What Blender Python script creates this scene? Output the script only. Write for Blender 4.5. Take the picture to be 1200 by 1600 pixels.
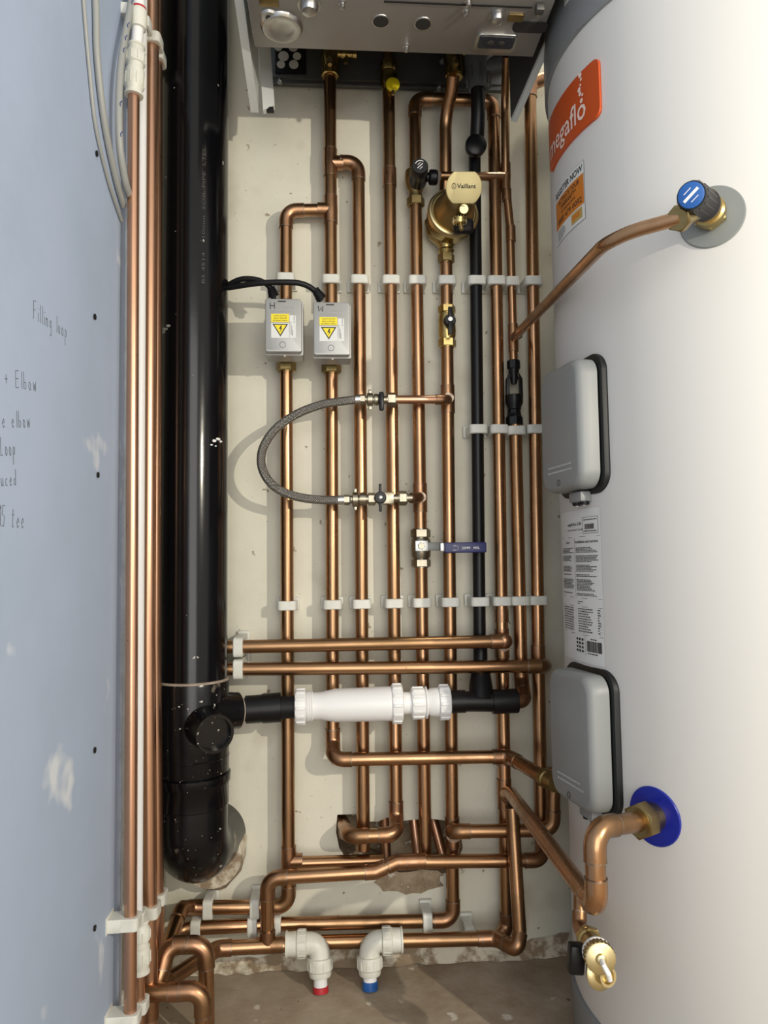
import bpy, bmesh, math, random
from mathutils import Vector, Matrix
random.seed(7)
V3 = Vector
for o in list(bpy.data.objects): bpy.data.objects.remove(o)
S = bpy.context.scene
COL = S.collection
# ---------------------------------------------------------------- camera
CAM = V3((0, -1.30, .675)); FPX = 1150.0
psi, th, rho = math.radians(4), math.radians(4), .013
FW = V3((math.sin(psi)*math.cos(th), math.cos(psi)*math.cos(th), math.sin(th)))
r0 = V3((math.cos(psi), -math.sin(psi), 0)); u0 = r0.cross(FW)
RT = r0*math.cos(rho)-u0*math.sin(rho); UP = u0*math.cos(rho)+r0*math.sin(rho)
cd = bpy.data.cameras.new('camera'); cam = bpy.data.objects.new('camera', cd); COL.objects.link(cam)
cam.matrix_world = Matrix(((RT.x, UP.x, -FW.x, CAM.x), (RT.y, UP.y, -FW.y, CAM.y), (RT.z, UP.z, -FW.z, CAM.z), (0, 0, 0, 1)))
cd.sensor_fit = 'VERTICAL'; cd.sensor_height = 36; cd.lens = FPX/1600*36; cd.clip_start = .01
S.camera = cam
# ---------------------------------------------------------------- world, lights, exposure
W = bpy.data.worlds.new('world'); S.world = W; W.use_nodes = True
bg = W.node_tree.nodes['Background']; bg.inputs[0].default_value = (1, .97, .91, 1); bg.inputs[1].default_value = .48
def light(name, kind, loc, power, col, size=.02, look=None, sy=None):
    d = bpy.data.lights.new(name, kind); d.energy = power; d.color = col
    if kind == 'AREA':
        d.shape = 'RECTANGLE'; d.size = size; d.size_y = sy or size
    else: d.shadow_soft_size = size
    o = bpy.data.objects.new(name, d); COL.objects.link(o); o.location = loc
    if look is not None: o.rotation_euler = (V3(look)-V3(loc)).to_track_quat('-Z', 'Y').to_euler()
    return o
light('work_lamp', 'POINT', (1.13, -1.82, 1.14), 48, (1, .92, .76), .012)
light('doorway_daylight', 'AREA', (-.12, -3.5, .95), 41, (1, .98, .93), 2.6, (0, 0, .8), 2.4)
light('ceiling_lamp', 'POINT', (.52, -.22, 2.30), 13, (1, .93, .74), .04)
S.view_settings.view_transform = 'Standard'; S.view_settings.look = 'None'
S.view_settings.gamma = 1; S.view_settings.use_curve_mapping = False
S.view_settings.exposure = 0.72
# ---------------------------------------------------------------- geometry helpers
def ray(px, py): return FW + RT*((px-600)/FPX) + UP*((800-py)/FPX)
def at(px, py, Y): d = ray(px, py); return CAM + d*((Y-CAM.y)/d.y)
def atx(px, py, X): d = ray(px, py); return CAM + d*((X-CAM.x)/d.x)
def atz(px, py, Z): d = ray(px, py); return CAM + d*((Z-CAM.z)/d.z)
def frames(pts):
    n = len(pts); T = []
    for i in range(n):
        a = pts[max(i-1, 0)]; b = pts[min(i+1, n-1)]; t = (b-a)
        T.append(t.normalized() if t.length > 1e-9 else V3((0, 0, 1)))
    u = T[0].orthogonal().normalized(); out = []
    for i in range(n):
        if i:
            q = T[i-1].rotation_difference(T[i]); u = (q @ u)
        u = (u - T[i]*u.dot(T[i])).normalized()
        out.append((T[i], u, T[i].cross(u)))
    return out
class MB:
    def __init__(s): s.v = []; s.f = []; s.m = []; s.mats = []
    def mi(s, m):
        if m not in s.mats: s.mats.append(m)
        return s.mats.index(m)
    def add(s, vs, fs, m):
        k = len(s.v); i = s.mi(m)
        s.v += [V3(v) for v in vs]
        for f in fs: s.f.append([k+j for j in f]); s.m.append(i)
        return s
    def tube(s, pts, r, m, seg=24, caps=True):
        pts = [V3(p) for p in pts]; fr = frames(pts); vs = []; fs = []
        rr = r if isinstance(r, (list, tuple)) else [r]*len(pts)
        for p, (t, u, w), q in zip(pts, fr, rr):
            for j in range(seg):
                a = 2*math.pi*j/seg; vs.append(p+(u*math.cos(a)+w*math.sin(a))*q)
        for i in range(len(pts)-1):
            for j in range(seg):
                k = (j+1) % seg; fs.append((i*seg+j, i*seg+k, (i+1)*seg+k, (i+1)*seg+j))
        if caps:
            fs.append(tuple(range(seg-1, -1, -1))); fs.append(tuple((len(pts)-1)*seg+j for j in range(seg)))
        return s.add(vs, fs, m)
    def lathe(s, p0, axis, prof, m, seg=36, caps=True, ph=0, up=None):
        a = V3(axis).normalized(); p0 = V3(p0)
        if up is not None: u = V3(up); u = (u-a*u.dot(a)).normalized()
        else: u = a.orthogonal().normalized()
        w = a.cross(u); vs = []; fs = []
        for t, r in prof:
            for j in range(seg):
                x = 2*math.pi*j/seg+ph; vs.append(p0+a*t+(u*math.cos(x)+w*math.sin(x))*max(r, 1e-5))
        n = len(prof)
        for i in range(n-1):
            for j in range(seg):
                k = (j+1) % seg; fs.append((i*seg+j, i*seg+k, (i+1)*seg+k, (i+1)*seg+j))
        if caps:
            fs.append(tuple(range(seg-1, -1, -1))); fs.append(tuple((n-1)*seg+j for j in range(seg)))
        return s.add(vs, fs, m)
    def hexnut(s, p0, axis, L, r, m, ph=0, up=None):
        c = r*.12
        s.lathe(p0, axis, [(0, r-c), (c*.6, r), (L-c*.6, r), (L, r-c)], m, 6, True, ph, up)
        return s.lathe(p0, axis, [(-.0012, r*.80), (L+.0012, r*.80)], m, 24)
    def box(s, c, size, m, rot=None, bev=0, seg=2):
        bm = bmesh.new(); bmesh.ops.create_cube(bm, size=1)
        bmesh.ops.scale(bm, vec=V3(size), verts=bm.verts)
        if bev: bmesh.ops.bevel(bm, geom=bm.edges[:], offset=bev, segments=seg, profile=.5, affect='EDGES')
        if rot is not None: bmesh.ops.transform(bm, matrix=rot.to_4x4(), verts=bm.verts)
        bm.verts.ensure_lookup_table(); bm.verts.index_update()
        s.add([v.co+V3(c) for v in bm.verts], [[v.index for v in f.verts] for f in bm.faces], m); bm.free()
        return s
    def prism(s, out, o, x, y, d, m, bev=0):
        """outline (list of 2-D points) in plane o + x*u + y*v, extruded along d"""
        o, x, y, d = V3(o), V3(x), V3(y), V3(d); n = len(out)
        base = [o+x*a+y*b for a, b in out]
        if bev:
            cx = sum(a for a, b in out)/n; cy = sum(b for a, b in out)/n; L = d.length; dn = d/L
            w = max(max(abs(a-cx) for a, b in out), 1e-6); h = max(max(abs(b-cy) for a, b in out), 1e-6)
            inn = [o+x*(cx+(a-cx)*(1-bev/w))+y*(cy+(b-cy)*(1-bev/h))+d for a, b in out]
            mid = [o+x*(cx+(a-cx)*(1-bev*.3/w))+y*(cy+(b-cy)*(1-bev*.3/h))+d-dn*bev*.3 for a, b in out]
            rings = [base, [p+d-dn*bev for p in base], mid, inn]
        else: rings = [base, [p+d for p in base]]
        vs = [p for r in rings for p in r]; fs = []
        for k in range(len(rings)-1):
            for i in range(n): j = (i+1) % n; fs.append((k*n+i, k*n+j, (k+1)*n+j, (k+1)*n+i))
        fs.append(tuple(range(n-1, -1, -1))); fs.append(tuple((len(rings)-1)*n+i for i in range(n)))
        return s.add(vs, fs, m)
    def build(s, name, parent=None, label=None, cat=None, group=None, kind=None, loc=None):
        me = bpy.data.meshes.new(name)
        if loc is None:
            loc = V3([min(v[i] for v in s.v)+max(v[i] for v in s.v) for i in range(3)])/2
        loc = V3(loc)
        me.from_pydata([v-loc for v in s.v], [], s.f)
        for m in s.mats: me.materials.append(m)
        for p, i in zip(me.polygons, s.m): p.material_index = i; p.use_smooth = True
        bm = bmesh.new(); bm.from_mesh(me); bmesh.ops.recalc_face_normals(bm, faces=bm.faces[:]); bm.to_mesh(me); bm.free()
        me.set_sharp_from_angle(angle=math.radians(38)); me.update()
        o = bpy.data.objects.new(name, me); COL.objects.link(o); o.location = loc
        if parent is not None:
            o.parent = parent; p = parent; w = V3((0, 0, 0))
            while p is not None: w = w+p.location; p = p.parent
            o.location = loc-w
        return tag(o, label, cat, group, kind)
def tag(o, label=None, cat=None, group=None, kind=None):
    if label: o['label'] = label
    if cat: o['category'] = cat
    if group: o['group'] = group
    if kind: o['kind'] = kind
    return o
def thing(name, label, cat, loc, group=None):
    o = bpy.data.objects.new(name, None); o.empty_display_size = .01; COL.objects.link(o); o.location = V3(loc)
    return tag(o, label, cat, group)
def rrect(w, h, r, n=6):
    out = []
    for cx, cy, a0 in ((w/2-r, h/2-r, 0), (-w/2+r, h/2-r, 90), (-w/2+r, -h/2+r, 180), (w/2-r, -h/2+r, 270)):
        for i in range(n+1):
            a = math.radians(a0+90*i/n); out.append((cx+r*math.cos(a), cy+r*math.sin(a)))
    return out
_tc = {}
def text2d(body):
    if body not in _tc:
        c = bpy.data.curves.new('t', 'FONT'); c.body = body; c.size = 1; c.resolution_u = 2
        o = bpy.data.objects.new('t', c); me = bpy.data.meshes.new_from_object(o)
        _tc[body] = ([(v.co.x, v.co.y) for v in me.vertices], [tuple(p.vertices) for p in me.polygons])
        bpy.data.objects.remove(o); bpy.data.curves.remove(c); bpy.data.meshes.remove(me)
    return _tc[body]
def put_text(mb, body, fn, m, w=None, h=None, x0=0, y0=0, bold=0):
    """flat lettering: width w (fit) and cap height h, mapped by fn(u, v)"""
    vs, fs = text2d(body)
    if not vs: return
    xa = min(v[0] for v in vs); xb = max(v[0] for v in vs)
    sy = h/.70; sx = (w/(xb-xa)) if w else sy
    offs = [(0, 0)] if not bold else [(-bold, 0), (bold, 0), (0, bold), (0, -bold)]
    for k, (bx, by) in enumerate(offs):
        mb.add([fn(x0+(v[0]-xa)*sx+bx, y0+v[1]*sy+by) + fn.n*(k*.00001) for v in vs], fs, m)
class Pl:
    """flat placement frame"""
    def __init__(s, o, x, y): s.o = V3(o); s.x = V3(x).normalized(); s.y = V3(y).normalized(); s.n = s.x.cross(s.y)
    def __call__(s, u, v): return s.o+s.x*u+s.y*v
TX, TY, TR = .603, -.30, .275
class Cy:
    """frame wrapped round the tank: u along the circumference from angle a0, v = height"""
    n = V3((0, 0, 0))
    def __init__(s, a0, z0, lift=.0006): s.a = a0; s.z = z0; s.r = TR+lift
    def __call__(s, u, v):
        a = s.a+u/TR; return V3((TX+s.r*math.sin(a), TY-s.r*math.cos(a), s.z+v))
def patch(mb, fn, u0, u1, v0, v1, m, n=12):
    vs = []; fs = []
    for i in range(n+1):
        u = u0+(u1-u0)*i/n; vs += [fn(u, v0), fn(u, v1)]
    for i in range(n): fs.append((2*i, 2*i+2, 2*i+3, 2*i+1))
    mb.add(vs, fs, m)
def fillet(pts, rb, n=8):
    """polyline with rounded corners; returns path and arc info"""
    pts = [V3(p) for p in pts]; path = [pts[0]]; arcs = []
    for i in range(1, len(pts)-1):
        a = (pts[i-1]-pts[i]); b = (pts[i+1]-pts[i]); la, lb = a.length, b.length; a.normalize(); b.normalize()
        ang = a.angle(b); turn = math.pi-ang
        if turn < .12: path.append(pts[i]); arcs.append(None); continue
        r = rb[i-1] if isinstance(rb, (list, tuple)) else rb
        t = min(r*math.tan(turn/2), la*.48, lb*.48); r = t/math.tan(turn/2)
        c = pts[i]+(a+b).normalized()*(r/math.cos(turn/2)); p0 = pts[i]+a*t; p1 = pts[i]+b*t
        q = (p0-c).rotation_difference(p1-c); arc = []
        ax, an = q.to_axis_angle()
        for k in range(n+1): arc.append(c+Matrix.Rotation(an*k/n, 3, ax) @ (p0-c))
        path += arc; arcs.append((arc, a, b, la-t, lb-t))
    path.append(pts[-1])
    return path, arcs
# ---------------------------------------------------------------- materials
def newmat(name):
    m = bpy.data.materials.new(name); m.use_nodes = True; nt = m.node_tree
    return m, nt, nt.nodes['Principled BSDF']
def mat(name, c, rough=.5, metal=0, c2=None, scale=20, lo=.4, hi=.65, bump=0, bscale=60, rough2=None, stretch=(1, 1, 1), spec=None, coat=0, trans=0, speck=None, det=5):
    m, nt, b = newmat(name); N = nt.nodes; L = nt.links
    b.inputs['Base Color'].default_value = (*c, 1); b.inputs['Roughness'].default_value = rough; b.inputs['Metallic'].default_value = metal
    if spec is not None: b.inputs['Specular IOR Level'].default_value = spec
    if coat: b.inputs['Coat Weight'].default_value = coat; b.inputs['Coat Roughness'].default_value = .15
    if trans: b.inputs['Subsurface Weight'].default_value = trans; b.inputs['Subsurface Radius'].default_value = (.01, .01, .01); b.inputs['Subsurface Scale'].default_value = .3
    tc = N.new('ShaderNodeTexCoord'); geo = N.new('ShaderNodeNewGeometry'); mp = N.new('ShaderNodeMapping'); mp.inputs['Scale'].default_value = stretch
    L.new(geo.outputs['Position'], mp.inputs['Vector'])
    col = None
    if c2:
        n = N.new('ShaderNodeTexNoise'); n.inputs['Scale'].default_value = scale; n.inputs['Detail'].default_value = det; n.inputs['Roughness'].default_value = .62
        L.new(mp.outputs[0], n.inputs['Vector'])
        r = N.new('ShaderNodeValToRGB'); r.color_ramp.elements[0].position = lo; r.color_ramp.elements[1].position = hi
        r.color_ramp.elements[0].color = (*c, 1); r.color_ramp.elements[1].color = (*c2, 1)
        L.new(n.outputs['Fac'], r.inputs['Fac']); col = r.outputs['Color']
        if rough2 is not None:
            mr = N.new('ShaderNodeMapRange'); mr.inputs['From Min'].default_value = lo; mr.inputs['From Max'].default_value = hi
            mr.inputs['To Min'].default_value = rough; mr.inputs['To Max'].default_value = rough2
            L.new(n.outputs['Fac'], mr.inputs['Value']); L.new(mr.outputs[0], b.inputs['Roughness'])
    for sp in (speck or []):          # (colour, scale, threshold, soft)
        n = N.new('ShaderNodeTexNoise'); n.inputs['Scale'].default_value = sp[1]; n.inputs['Detail'].default_value = 3
        L.new(geo.outputs['Position'], n.inputs['Vector'])
        r = N.new('ShaderNodeMapRange'); r.inputs['From Min'].default_value = sp[2]; r.inputs['From Max'].default_value = sp[2]+sp[3]
        L.new(n.outputs['Fac'], r.inputs['Value'])
        mx = N.new('ShaderNodeMixRGB'); L.new(r.outputs[0], mx.inputs['Fac'])
        if col is None: mx.inputs[1].default_value = (*c, 1)
        else: L.new(col, mx.inputs[1])
        mx.inputs[2].default_value = (*sp[0], 1); col = mx.outputs[0]
    if col is not None: L.new(col, b.inputs['Base Color'])
    if bump:
        n = N.new('ShaderNodeTexNoise'); n.inputs['Scale'].default_value = bscale; n.inputs['Detail'].default_value = 4
        L.new(geo.outputs['Position'], n.inputs['Vector'])
        bp = N.new('ShaderNodeBump'); bp.inputs['Strength'].default_value = bump; bp.inputs['Distance'].default_value = .002
        L.new(n.outputs['Fac'], bp.inputs['Height']); L.new(bp.outputs[0], b.inputs['Normal'])
    return m
M = {}
CU1, CU2 = (.50, .285, .155), (.25, .15, .075)
M['copper'] = mat('copper', CU1, .24, 1, CU2, 9, .38, .68, rough2=.38, speck=[((.20, .11, .06), 130, .70, .06)], stretch=(1, 1, .45))
M['copperh'] = mat('copper_brushed', CU1, .24, 1, CU2, 9, .38, .68, rough2=.38, speck=[((.20, .11, .06), 130, .70, .06)], stretch=(.3, 1, 1))
M['copperf'] = mat('copper_fitting', (.42, .23, .135), .30, 1, (.28, .165, .08), 22, .4, .66, rough2=.42, speck=[((.15, .09, .05), 160, .66, .08)])
M['copperl'] = mat('copper_pink', (.64, .37, .245), .30, 1, (.50, .29, .18), 8, .38, .68, rough2=.36, speck=[((.35, .18, .11), 130, .70, .06)], stretch=(1, 1, .4))
M['solder'] = mat('solder_ring', (.24, .17, .12), .45, 1, (.42, .35, .28), 150, .45, .6)
M['brass'] = mat('brass', (.58, .43, .17), .27, 1, (.44, .33, .13), 25, .4, .7)
M['brassd'] = mat('brass_old', (.36, .27, .12), .36, 1, (.26, .19, .08), 30, .4, .7)
M['brassl'] = mat('brass_light', (.62, .52, .28), .36, 1, (.70, .58, .32), 25, .4, .7)
M['brassf'] = mat('brass_matt_face', (.62, .52, .26), .55, .55)
M['nickel'] = mat('nickel', (.34, .31, .24), .30, 1, (.25, .22, .165), 40, .4, .7)
M['steel'] = mat('steel', (.58, .58, .57), .32, 1, (.46, .46, .45), 30, .4, .7)
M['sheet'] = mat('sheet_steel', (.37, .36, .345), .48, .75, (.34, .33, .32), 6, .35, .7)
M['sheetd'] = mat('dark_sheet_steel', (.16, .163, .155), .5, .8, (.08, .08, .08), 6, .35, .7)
M['casing'] = mat('white_casing', (.62, .64, .62), .4)
M['clip'] = mat('clip_plastic', (.68, .68, .63), .45, trans=.15, c2=(.60, .60, .54), scale=30)
M['vbox'] = mat('valve_housing', (.36, .36, .35), .42, .5)
M['white'] = mat('white_plastic', (.80, .80, .80), .35)
M['cream'] = mat('cream_plastic', (.70, .70, .63), .38, c2=(.62, .61, .53), scale=40)
M['black'] = mat('black_plastic', (.005, .005, .006), .36, spec=.3)
M['blackm'] = mat('black_matt', (.006, .006, .007), .5, spec=.3)
M['stack'] = mat('black_soil_pipe', (.003, .003, .004), .16, spec=.38, speck=[((.45, .43, .40), 62, .745, .01)], bump=.12, bscale=14)
M['stackd'] = mat('black_soil_dirty', (.004, .004, .005), .22, spec=.38, speck=[((.50, .47, .42), 75, .715, .015), ((.20, .17, .13), 26, .66, .08), ((.35, .33, .29), 190, .70, .03)], bump=.15, bscale=20)
M['ring'] = mat('dusty_joint_ring', (.42, .34, .27), .8, c2=(.25, .2, .16), scale=60)
M['plaster'] = mat('painted_wall', (.70, .675, .57), .75, c2=(.64, .615, .51), scale=7, bump=.35, bscale=35,
                   speck=[((.28, .23, .16), 110, .70, .03), ((.48, .43, .33), 5.5, .60, .14), ((.33, .27, .19), 38, .69, .03), ((.40, .34, .25), 240, .70, .03)])
M['board'] = mat('plasterboard', (.39, .47, .63), .7, c2=(.36, .44, .58), scale=5, bump=.15, bscale=30, speck=[((.64, .68, .74), 9, .66, .06)])
M['boarde'] = mat('board_edge_strip', (.30, .32, .36), .5, c2=(.22, .23, .25), scale=20)
M['conc'] = mat('concrete', (.40, .33, .25), .85, c2=(.29, .22, .15), scale=9, lo=.38, hi=.64, bump=.6, bscale=60,
                speck=[((.60, .55, .46), 22, .66, .05), ((.14, .10, .07), 55, .71, .03)])
M['mortar'] = mat('rough_mortar', (.42, .33, .22), .9, c2=(.22, .16, .10), scale=30, bump=1, bscale=70, speck=[((.62, .56, .46), 60, .62, .05)])
M['skirtm'] = mat('rough_plaster_foot', (.62, .56, .45), .9, c2=(.27, .20, .13), scale=26, lo=.44, hi=.55, bump=1, bscale=70)
M['tank'] = mat('tank_white', (.60, .59, .57), .55, spec=.3)
M['tankd'] = mat('tank_grey_rim', (.20, .21, .22), .4)
M['grey'] = mat('grey_cover', (.22, .23, .23), .45)
M['seal'] = mat('black_seal', (.010, .011, .011), .45, spec=.3)
M['grom'] = mat('grey_rubber', (.20, .215, .21), .5)
M['blue'] = mat('blue_disc', (.004, .012, .24), .32)
M['bluep'] = mat('blue_plastic', (.015, .10, .36), .35)
M['navy'] = mat('navy_sleeve', (.022, .025, .12), .4)
M['orange'] = mat('orange_badge', (.50, .075, .015), .32)
M['orangel'] = mat('orange_label', (.56, .17, .015), .5)
M['paper'] = mat('label_paper', (.66, .67, .66), .5)
M['ink'] = mat('ink', (.02, .02, .02), .6)
M['pink'] = mat('badge_letters', (.80, .62, .55), .4)
M['whitei'] = mat('white_print', (.75, .75, .75), .5)
M['yellow'] = mat('yellow_label', (.80, .66, .01), .45)
M['red'] = mat('red_plastic', (.45, .02, .03), .4)
M['cable'] = mat('grey_cable', (.31, .315, .30), .45)
M['pen'] = mat('pencil_mark', (.09, .10, .12), .9)
M['bluepen'] = mat('blue_pen', (.03, .05, .20), .7)
M['sensor'] = mat('dark_glass', (.02, .025, .035), .15)
M['gold'] = mat('gold_picture', (.45, .30, .08), .4)
def braid():
    m, nt, b = newmat('braided_steel'); N = nt.nodes; L = nt.links
    b.inputs['Metallic'].default_value = 1; b.inputs['Roughness'].default_value = .35
    uv = N.new('ShaderNodeUVMap'); w = []
    for s in (1, -1):
        mp = N.new('ShaderNodeMapping'); mp.inputs['Rotation'].default_value = (0, 0, s*math.radians(45))
        L.new(uv.outputs[0], mp.inputs[0]); t = N.new('ShaderNodeTexWave'); t.inputs['Scale'].default_value = 3.2
        L.new(mp.outputs[0], t.inputs[0]); w.append(t)
    mx = N.new('ShaderNodeMath'); mx.operation = 'MULTIPLY'; L.new(w[0].outputs['Fac'], mx.inputs[0]); L.new(w[1].outputs['Fac'], mx.inputs[1])
    r = N.new('ShaderNodeValToRGB'); r.color_ramp.elements[0].color = (.035, .033, .03, 1); r.color_ramp.elements[1].color = (.66, .64, .60, 1)
    r.color_ramp.elements[0].position = .05; r.color_ramp.elements[1].position = .5
    L.new(mx.outputs[0], r.inputs[0]); L.new(r.outputs[0], b.inputs['Base Color'])
    bp = N.new('ShaderNodeBump'); bp.inputs['Strength'].default_value = .6; bp.inputs['Distance'].default_value = .001
    L.new(mx.outputs[0], bp.inputs['Height']); L.new(bp.outputs[0], b.inputs['Normal'])
    return m
M['braid'] = braid()
# ================================================================ THE SETTING
HOLE = [(527, 1273), (556, 1272), (558, 1283), (590, 1284), (606, 1277), (613, 1284), (645, 1281), (672, 1279), (695, 1282), (718, 1290),
        (723, 1325), (714, 1349), (697, 1364), (665, 1370), (622, 1371), (598, 1361), (570, 1352), (541, 1341), (530, 1325), (525, 1300)]
hp = [at(x, y, 0) for x, y in HOLE]
def wall_back():
    bm = bmesh.new(); A = [V3((-.285, 0, 0)), V3((1.6, 0, 0)), V3((1.6, 0, 2.6)), V3((-.285, 0, 2.6))]
    ea = []
    for loop in (A, hp):
        vs = [bm.verts.new(p) for p in loop]
        for i in range(len(vs)): ea.append(bm.edges.new((vs[i], vs[(i+1) % len(vs)])))
    bmesh.ops.triangle_fill(bm, use_beauty=True, use_dissolve=False, edges=ea)
    bm.verts.index_update(); mb = MB()
    mb.add([v.co.copy() for v in bm.verts], [[v.index for v in f.verts] for f in bm.faces], M['plaster']); bm.free()
    n = len(hp); mb.add(hp+[p+V3((0, .09, 0)) for p in hp], [(i, (i+1) % n, n+(i+1) % n, n+i) for i in range(n)], M['mortar'])
    mb.add([p+V3((0, .09, 0)) for p in hp], [tuple(range(n))], M['mortar'])
    return mb
wall_back().build('wall_back', kind='structure')
mb = MB(); mb.box((-.2925, -.155, 1.3), (.015, .31, 2.6), M['plaster']); mb.build('wall_left', kind='structure')
mb = MB(); mb.box((-.2925+.0075/2, -1.2, 1.3), (.0225, 1.782, 2.6), M['board']); mb.build('wall_left_board', kind='structure')
mb = MB(); mb.box((-.2795, -.3035, 1.3), (.011, .011, 2.6), M['boarde']); mb.build('trim_1', kind='structure')
mb = MB(); mb.box((.65, -1.0, -.02), (2.2, 2.2, .04), M['conc'])
mb.build('floor', kind='structure')
# rough plaster foot along the wall
mb = MB(); n = 60; vs = []; fs = []
for i in range(n+1):
    x = -.28+i*1.0/n; h = .020+.012*random.random()+.012*math.sin(i*.5); d = .012+.012*random.random()
    vs += [V3((x, -.0015, h)), V3((x, -.004, h*.5)), V3((x, -d, .0008))]
for i in range(n):
    for k in range(2): a = i*3+k; fs.append((a, a+3, a+4, a+1))
mb.add(vs, fs, M['skirtm']); mb.build('baseboard_back', kind='structure')
mb = MB(); pts = [atx(-5, 95, -.2803), atx(95, 250, -.2803), atx(185, 385, -.2803)]
for p in pts: p.x = -.2803+.0002
mb.tube(pts, .0006, M['boarde'], 6); mb.build('trim_2', kind='structure')
BX = -.2775
# ---- screws and pencil writing on the board
for i, (px, py) in enumerate([(155, 240), (150, 172), (152, 495), (157, 742), (152, 1172), (152, 1450)]):
    p = atx(px, py, BX+.004); p.x = BX+.003
    m_ = MB(); m_.lathe((BX-.001+.003-.001, p.y, p.z), (1, 0, 0), [(0, .0035), (.0012, .0035), (.0016, .002)], M['blackm'], 12)
    w = ['above the others beside the grey cables', 'topmost of all, behind the grey cables', 'right of the words at mid left', 'level with the middle of the steel hose', 'level with the copper bottom elbow of the W pipe', 'lowest of all near the lower white clips']
    m_.build('drywall_screw', label='small black screw head in the blue-grey board, '+['upper one beside the cables', 'topmost one behind the cables', 'right of the pencilled filling words', 'right of the lower pencil notes', 'below the middle of the board', 'lowest one beside the white clips'][i], cat='screw', group='screws in the plasterboard')
GL = {'F': [[(0, 0), (.1, 1), (.6, 1.05)], [(.05, .5), (.45, .55)]], 'i': [[(.1, 0), (.15, .5)], [(.17, .7), (.19, .75)]], 'l': [[(.1, 0), (.2, 1)]],
      'n': [[(0, 0), (.05, .5)], [(.05, .35), (.25, .5), (.35, .35), (.38, 0)]], 'g': [[(.4, .45), (.1, .45), (.05, .1), (.35, .1), (.4, .5), (.35, -.4), (.0, -.35)]],
      'o': [[(.2, 0), (0, .2), (.15, .5), (.4, .35), (.35, .05), (.2, 0)]], 'p': [[(.0, -.5), (.1, .5), (.4, .45), (.35, .1), (.05, .05)]],
      '+': [[(0, .4), (.45, .4)], [(.22, .15), (.24, .65)]], 'E': [[(.6, 1), (.1, .95), (.05, 0), (.5, .05)], [(.07, .5), (.5, .55)]], 'b': [[(.05, 1), (0, 0), (.35, .05), (.38, .4), (.03, .4)]],
      'w': [[(0, .5), (.12, 0), (.25, .4), (.4, 0), (.5, .55)]], 'e': [[(.02, .25), (.38, .3), (.25, .5), (.03, .3), (.15, 0), (.4, .1)]], 't': [[(.15, .9), (.12, .0), (.3, .05)], [(0, .6), (.35, .62)]],
      'r': [[(0, 0), (.05, .5)], [(.05, .3), (.3, .5)]], 'd': [[(.4, 1), (.35, 0)], [(.35, .4), (.05, .4), (.05, .05), (.35, .05)]], 'u': [[(0, .5), (.05, .05), (.3, .05), (.35, .5), (.38, 0)]],
      'c': [[(.35, .45), (.05, .4), (.05, .05), (.35, .05)]], 'h': [[(.1, 1), (0, 0), (.15, .45), (.35, .4), (.35, 0)]], '1': [[(.1, .8), (.25, 1), (.2, 0)]], '5': [[(.45, 1), (.1, 1), (.05, .55), (.4, .5), (.3, 0), (0, .05)]],
      'L': [[(.1, 1), (0, 0), (.45, .05)]], 'a': [[(.4, .45), (.1, .45), (.05, .05), (.3, .05), (.4, .5), (.4, 0)]], 's': [[(.35, .5), (.05, .4), (.3, .2), (.0, 0)]], ' ': []}
def scrawl(words, place, h, m, r=.0007, adv=.55, sy=1.0):
    mb = MB(); x = 0
    for ch in words:
        for st in GL[ch]:
            pts = [place(x+a*h, b*h*sy) for a, b in st]
            mb.tube(pts, r, m, 5)
        x += h*adv*(1.15 if ch in 'FEwL' else (.55 if ch in 'il1' else 1))
    return mb
def board_place(p0, p1):
    a = atx(*p0, BX); b = atx(*p1, BX); a.x = b.x = BX-.0034; a.x = b.x = -.28075+.0002
    dirv = (b-a); dirv.normalize(); return Pl(a, dirv, V3((1, 0, 0)).cross(dirv))
a0 = atx(100, 300, BX)
BXF = -.2925+.00375+.01125     # visible face of the board
def bplace(p0, p1):
    a = atx(*p0, BXF); b = atx(*p1, BXF); d = (b-a).normalized(); return Pl(a, d, d.cross(V3((-1, 0, 0))))
for words, p0, p1, h, lab in [('Filling loop', (52, 498), (106, 530), .022, 'pencilled words Filling loop on the blue-grey board'),
                             ('t + Elbow', (-10, 600), (60, 612), .020, 'pencilled words ending in Elbow on the blue-grey board'),
                             ('the elbow', (-12, 668), (50, 668), .019, 'faint pencilled words above the pencilled Loop, board left edge'),
                             ('t Loop', (-12, 712), (26, 712), .020, 'faint pencilled word Loop at the left edge of the board'),
                             ('reduced', (-20, 762), (28, 758), .018, 'faint pencilled word below the pencilled Loop, board left edge'),
                             ('15 tee', (-2, 822), (40, 826), .023, 'lowest pencilled note, 15 tee, on the blue-grey board')]:
    a_ = atx(*p0, BXF); b_ = atx(*p1, BXF); W_ = (b_-a_).length
    tot_ = sum(.85*(1.15 if c in 'FEwL' else (.55 if c in 'il1' else 1)) for c in words)
    pl = bplace(p0, p1); k_ = W_/(tot_*h); pq = (lambda P_, kk: (lambda u, v: P_(u*kk, v)))(pl, k_); m_ = scrawl(words, pq, h, M['pen'], .0004, .85, .78)
    m_.build('pencil_note', label=lab, cat='handwriting')
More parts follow.
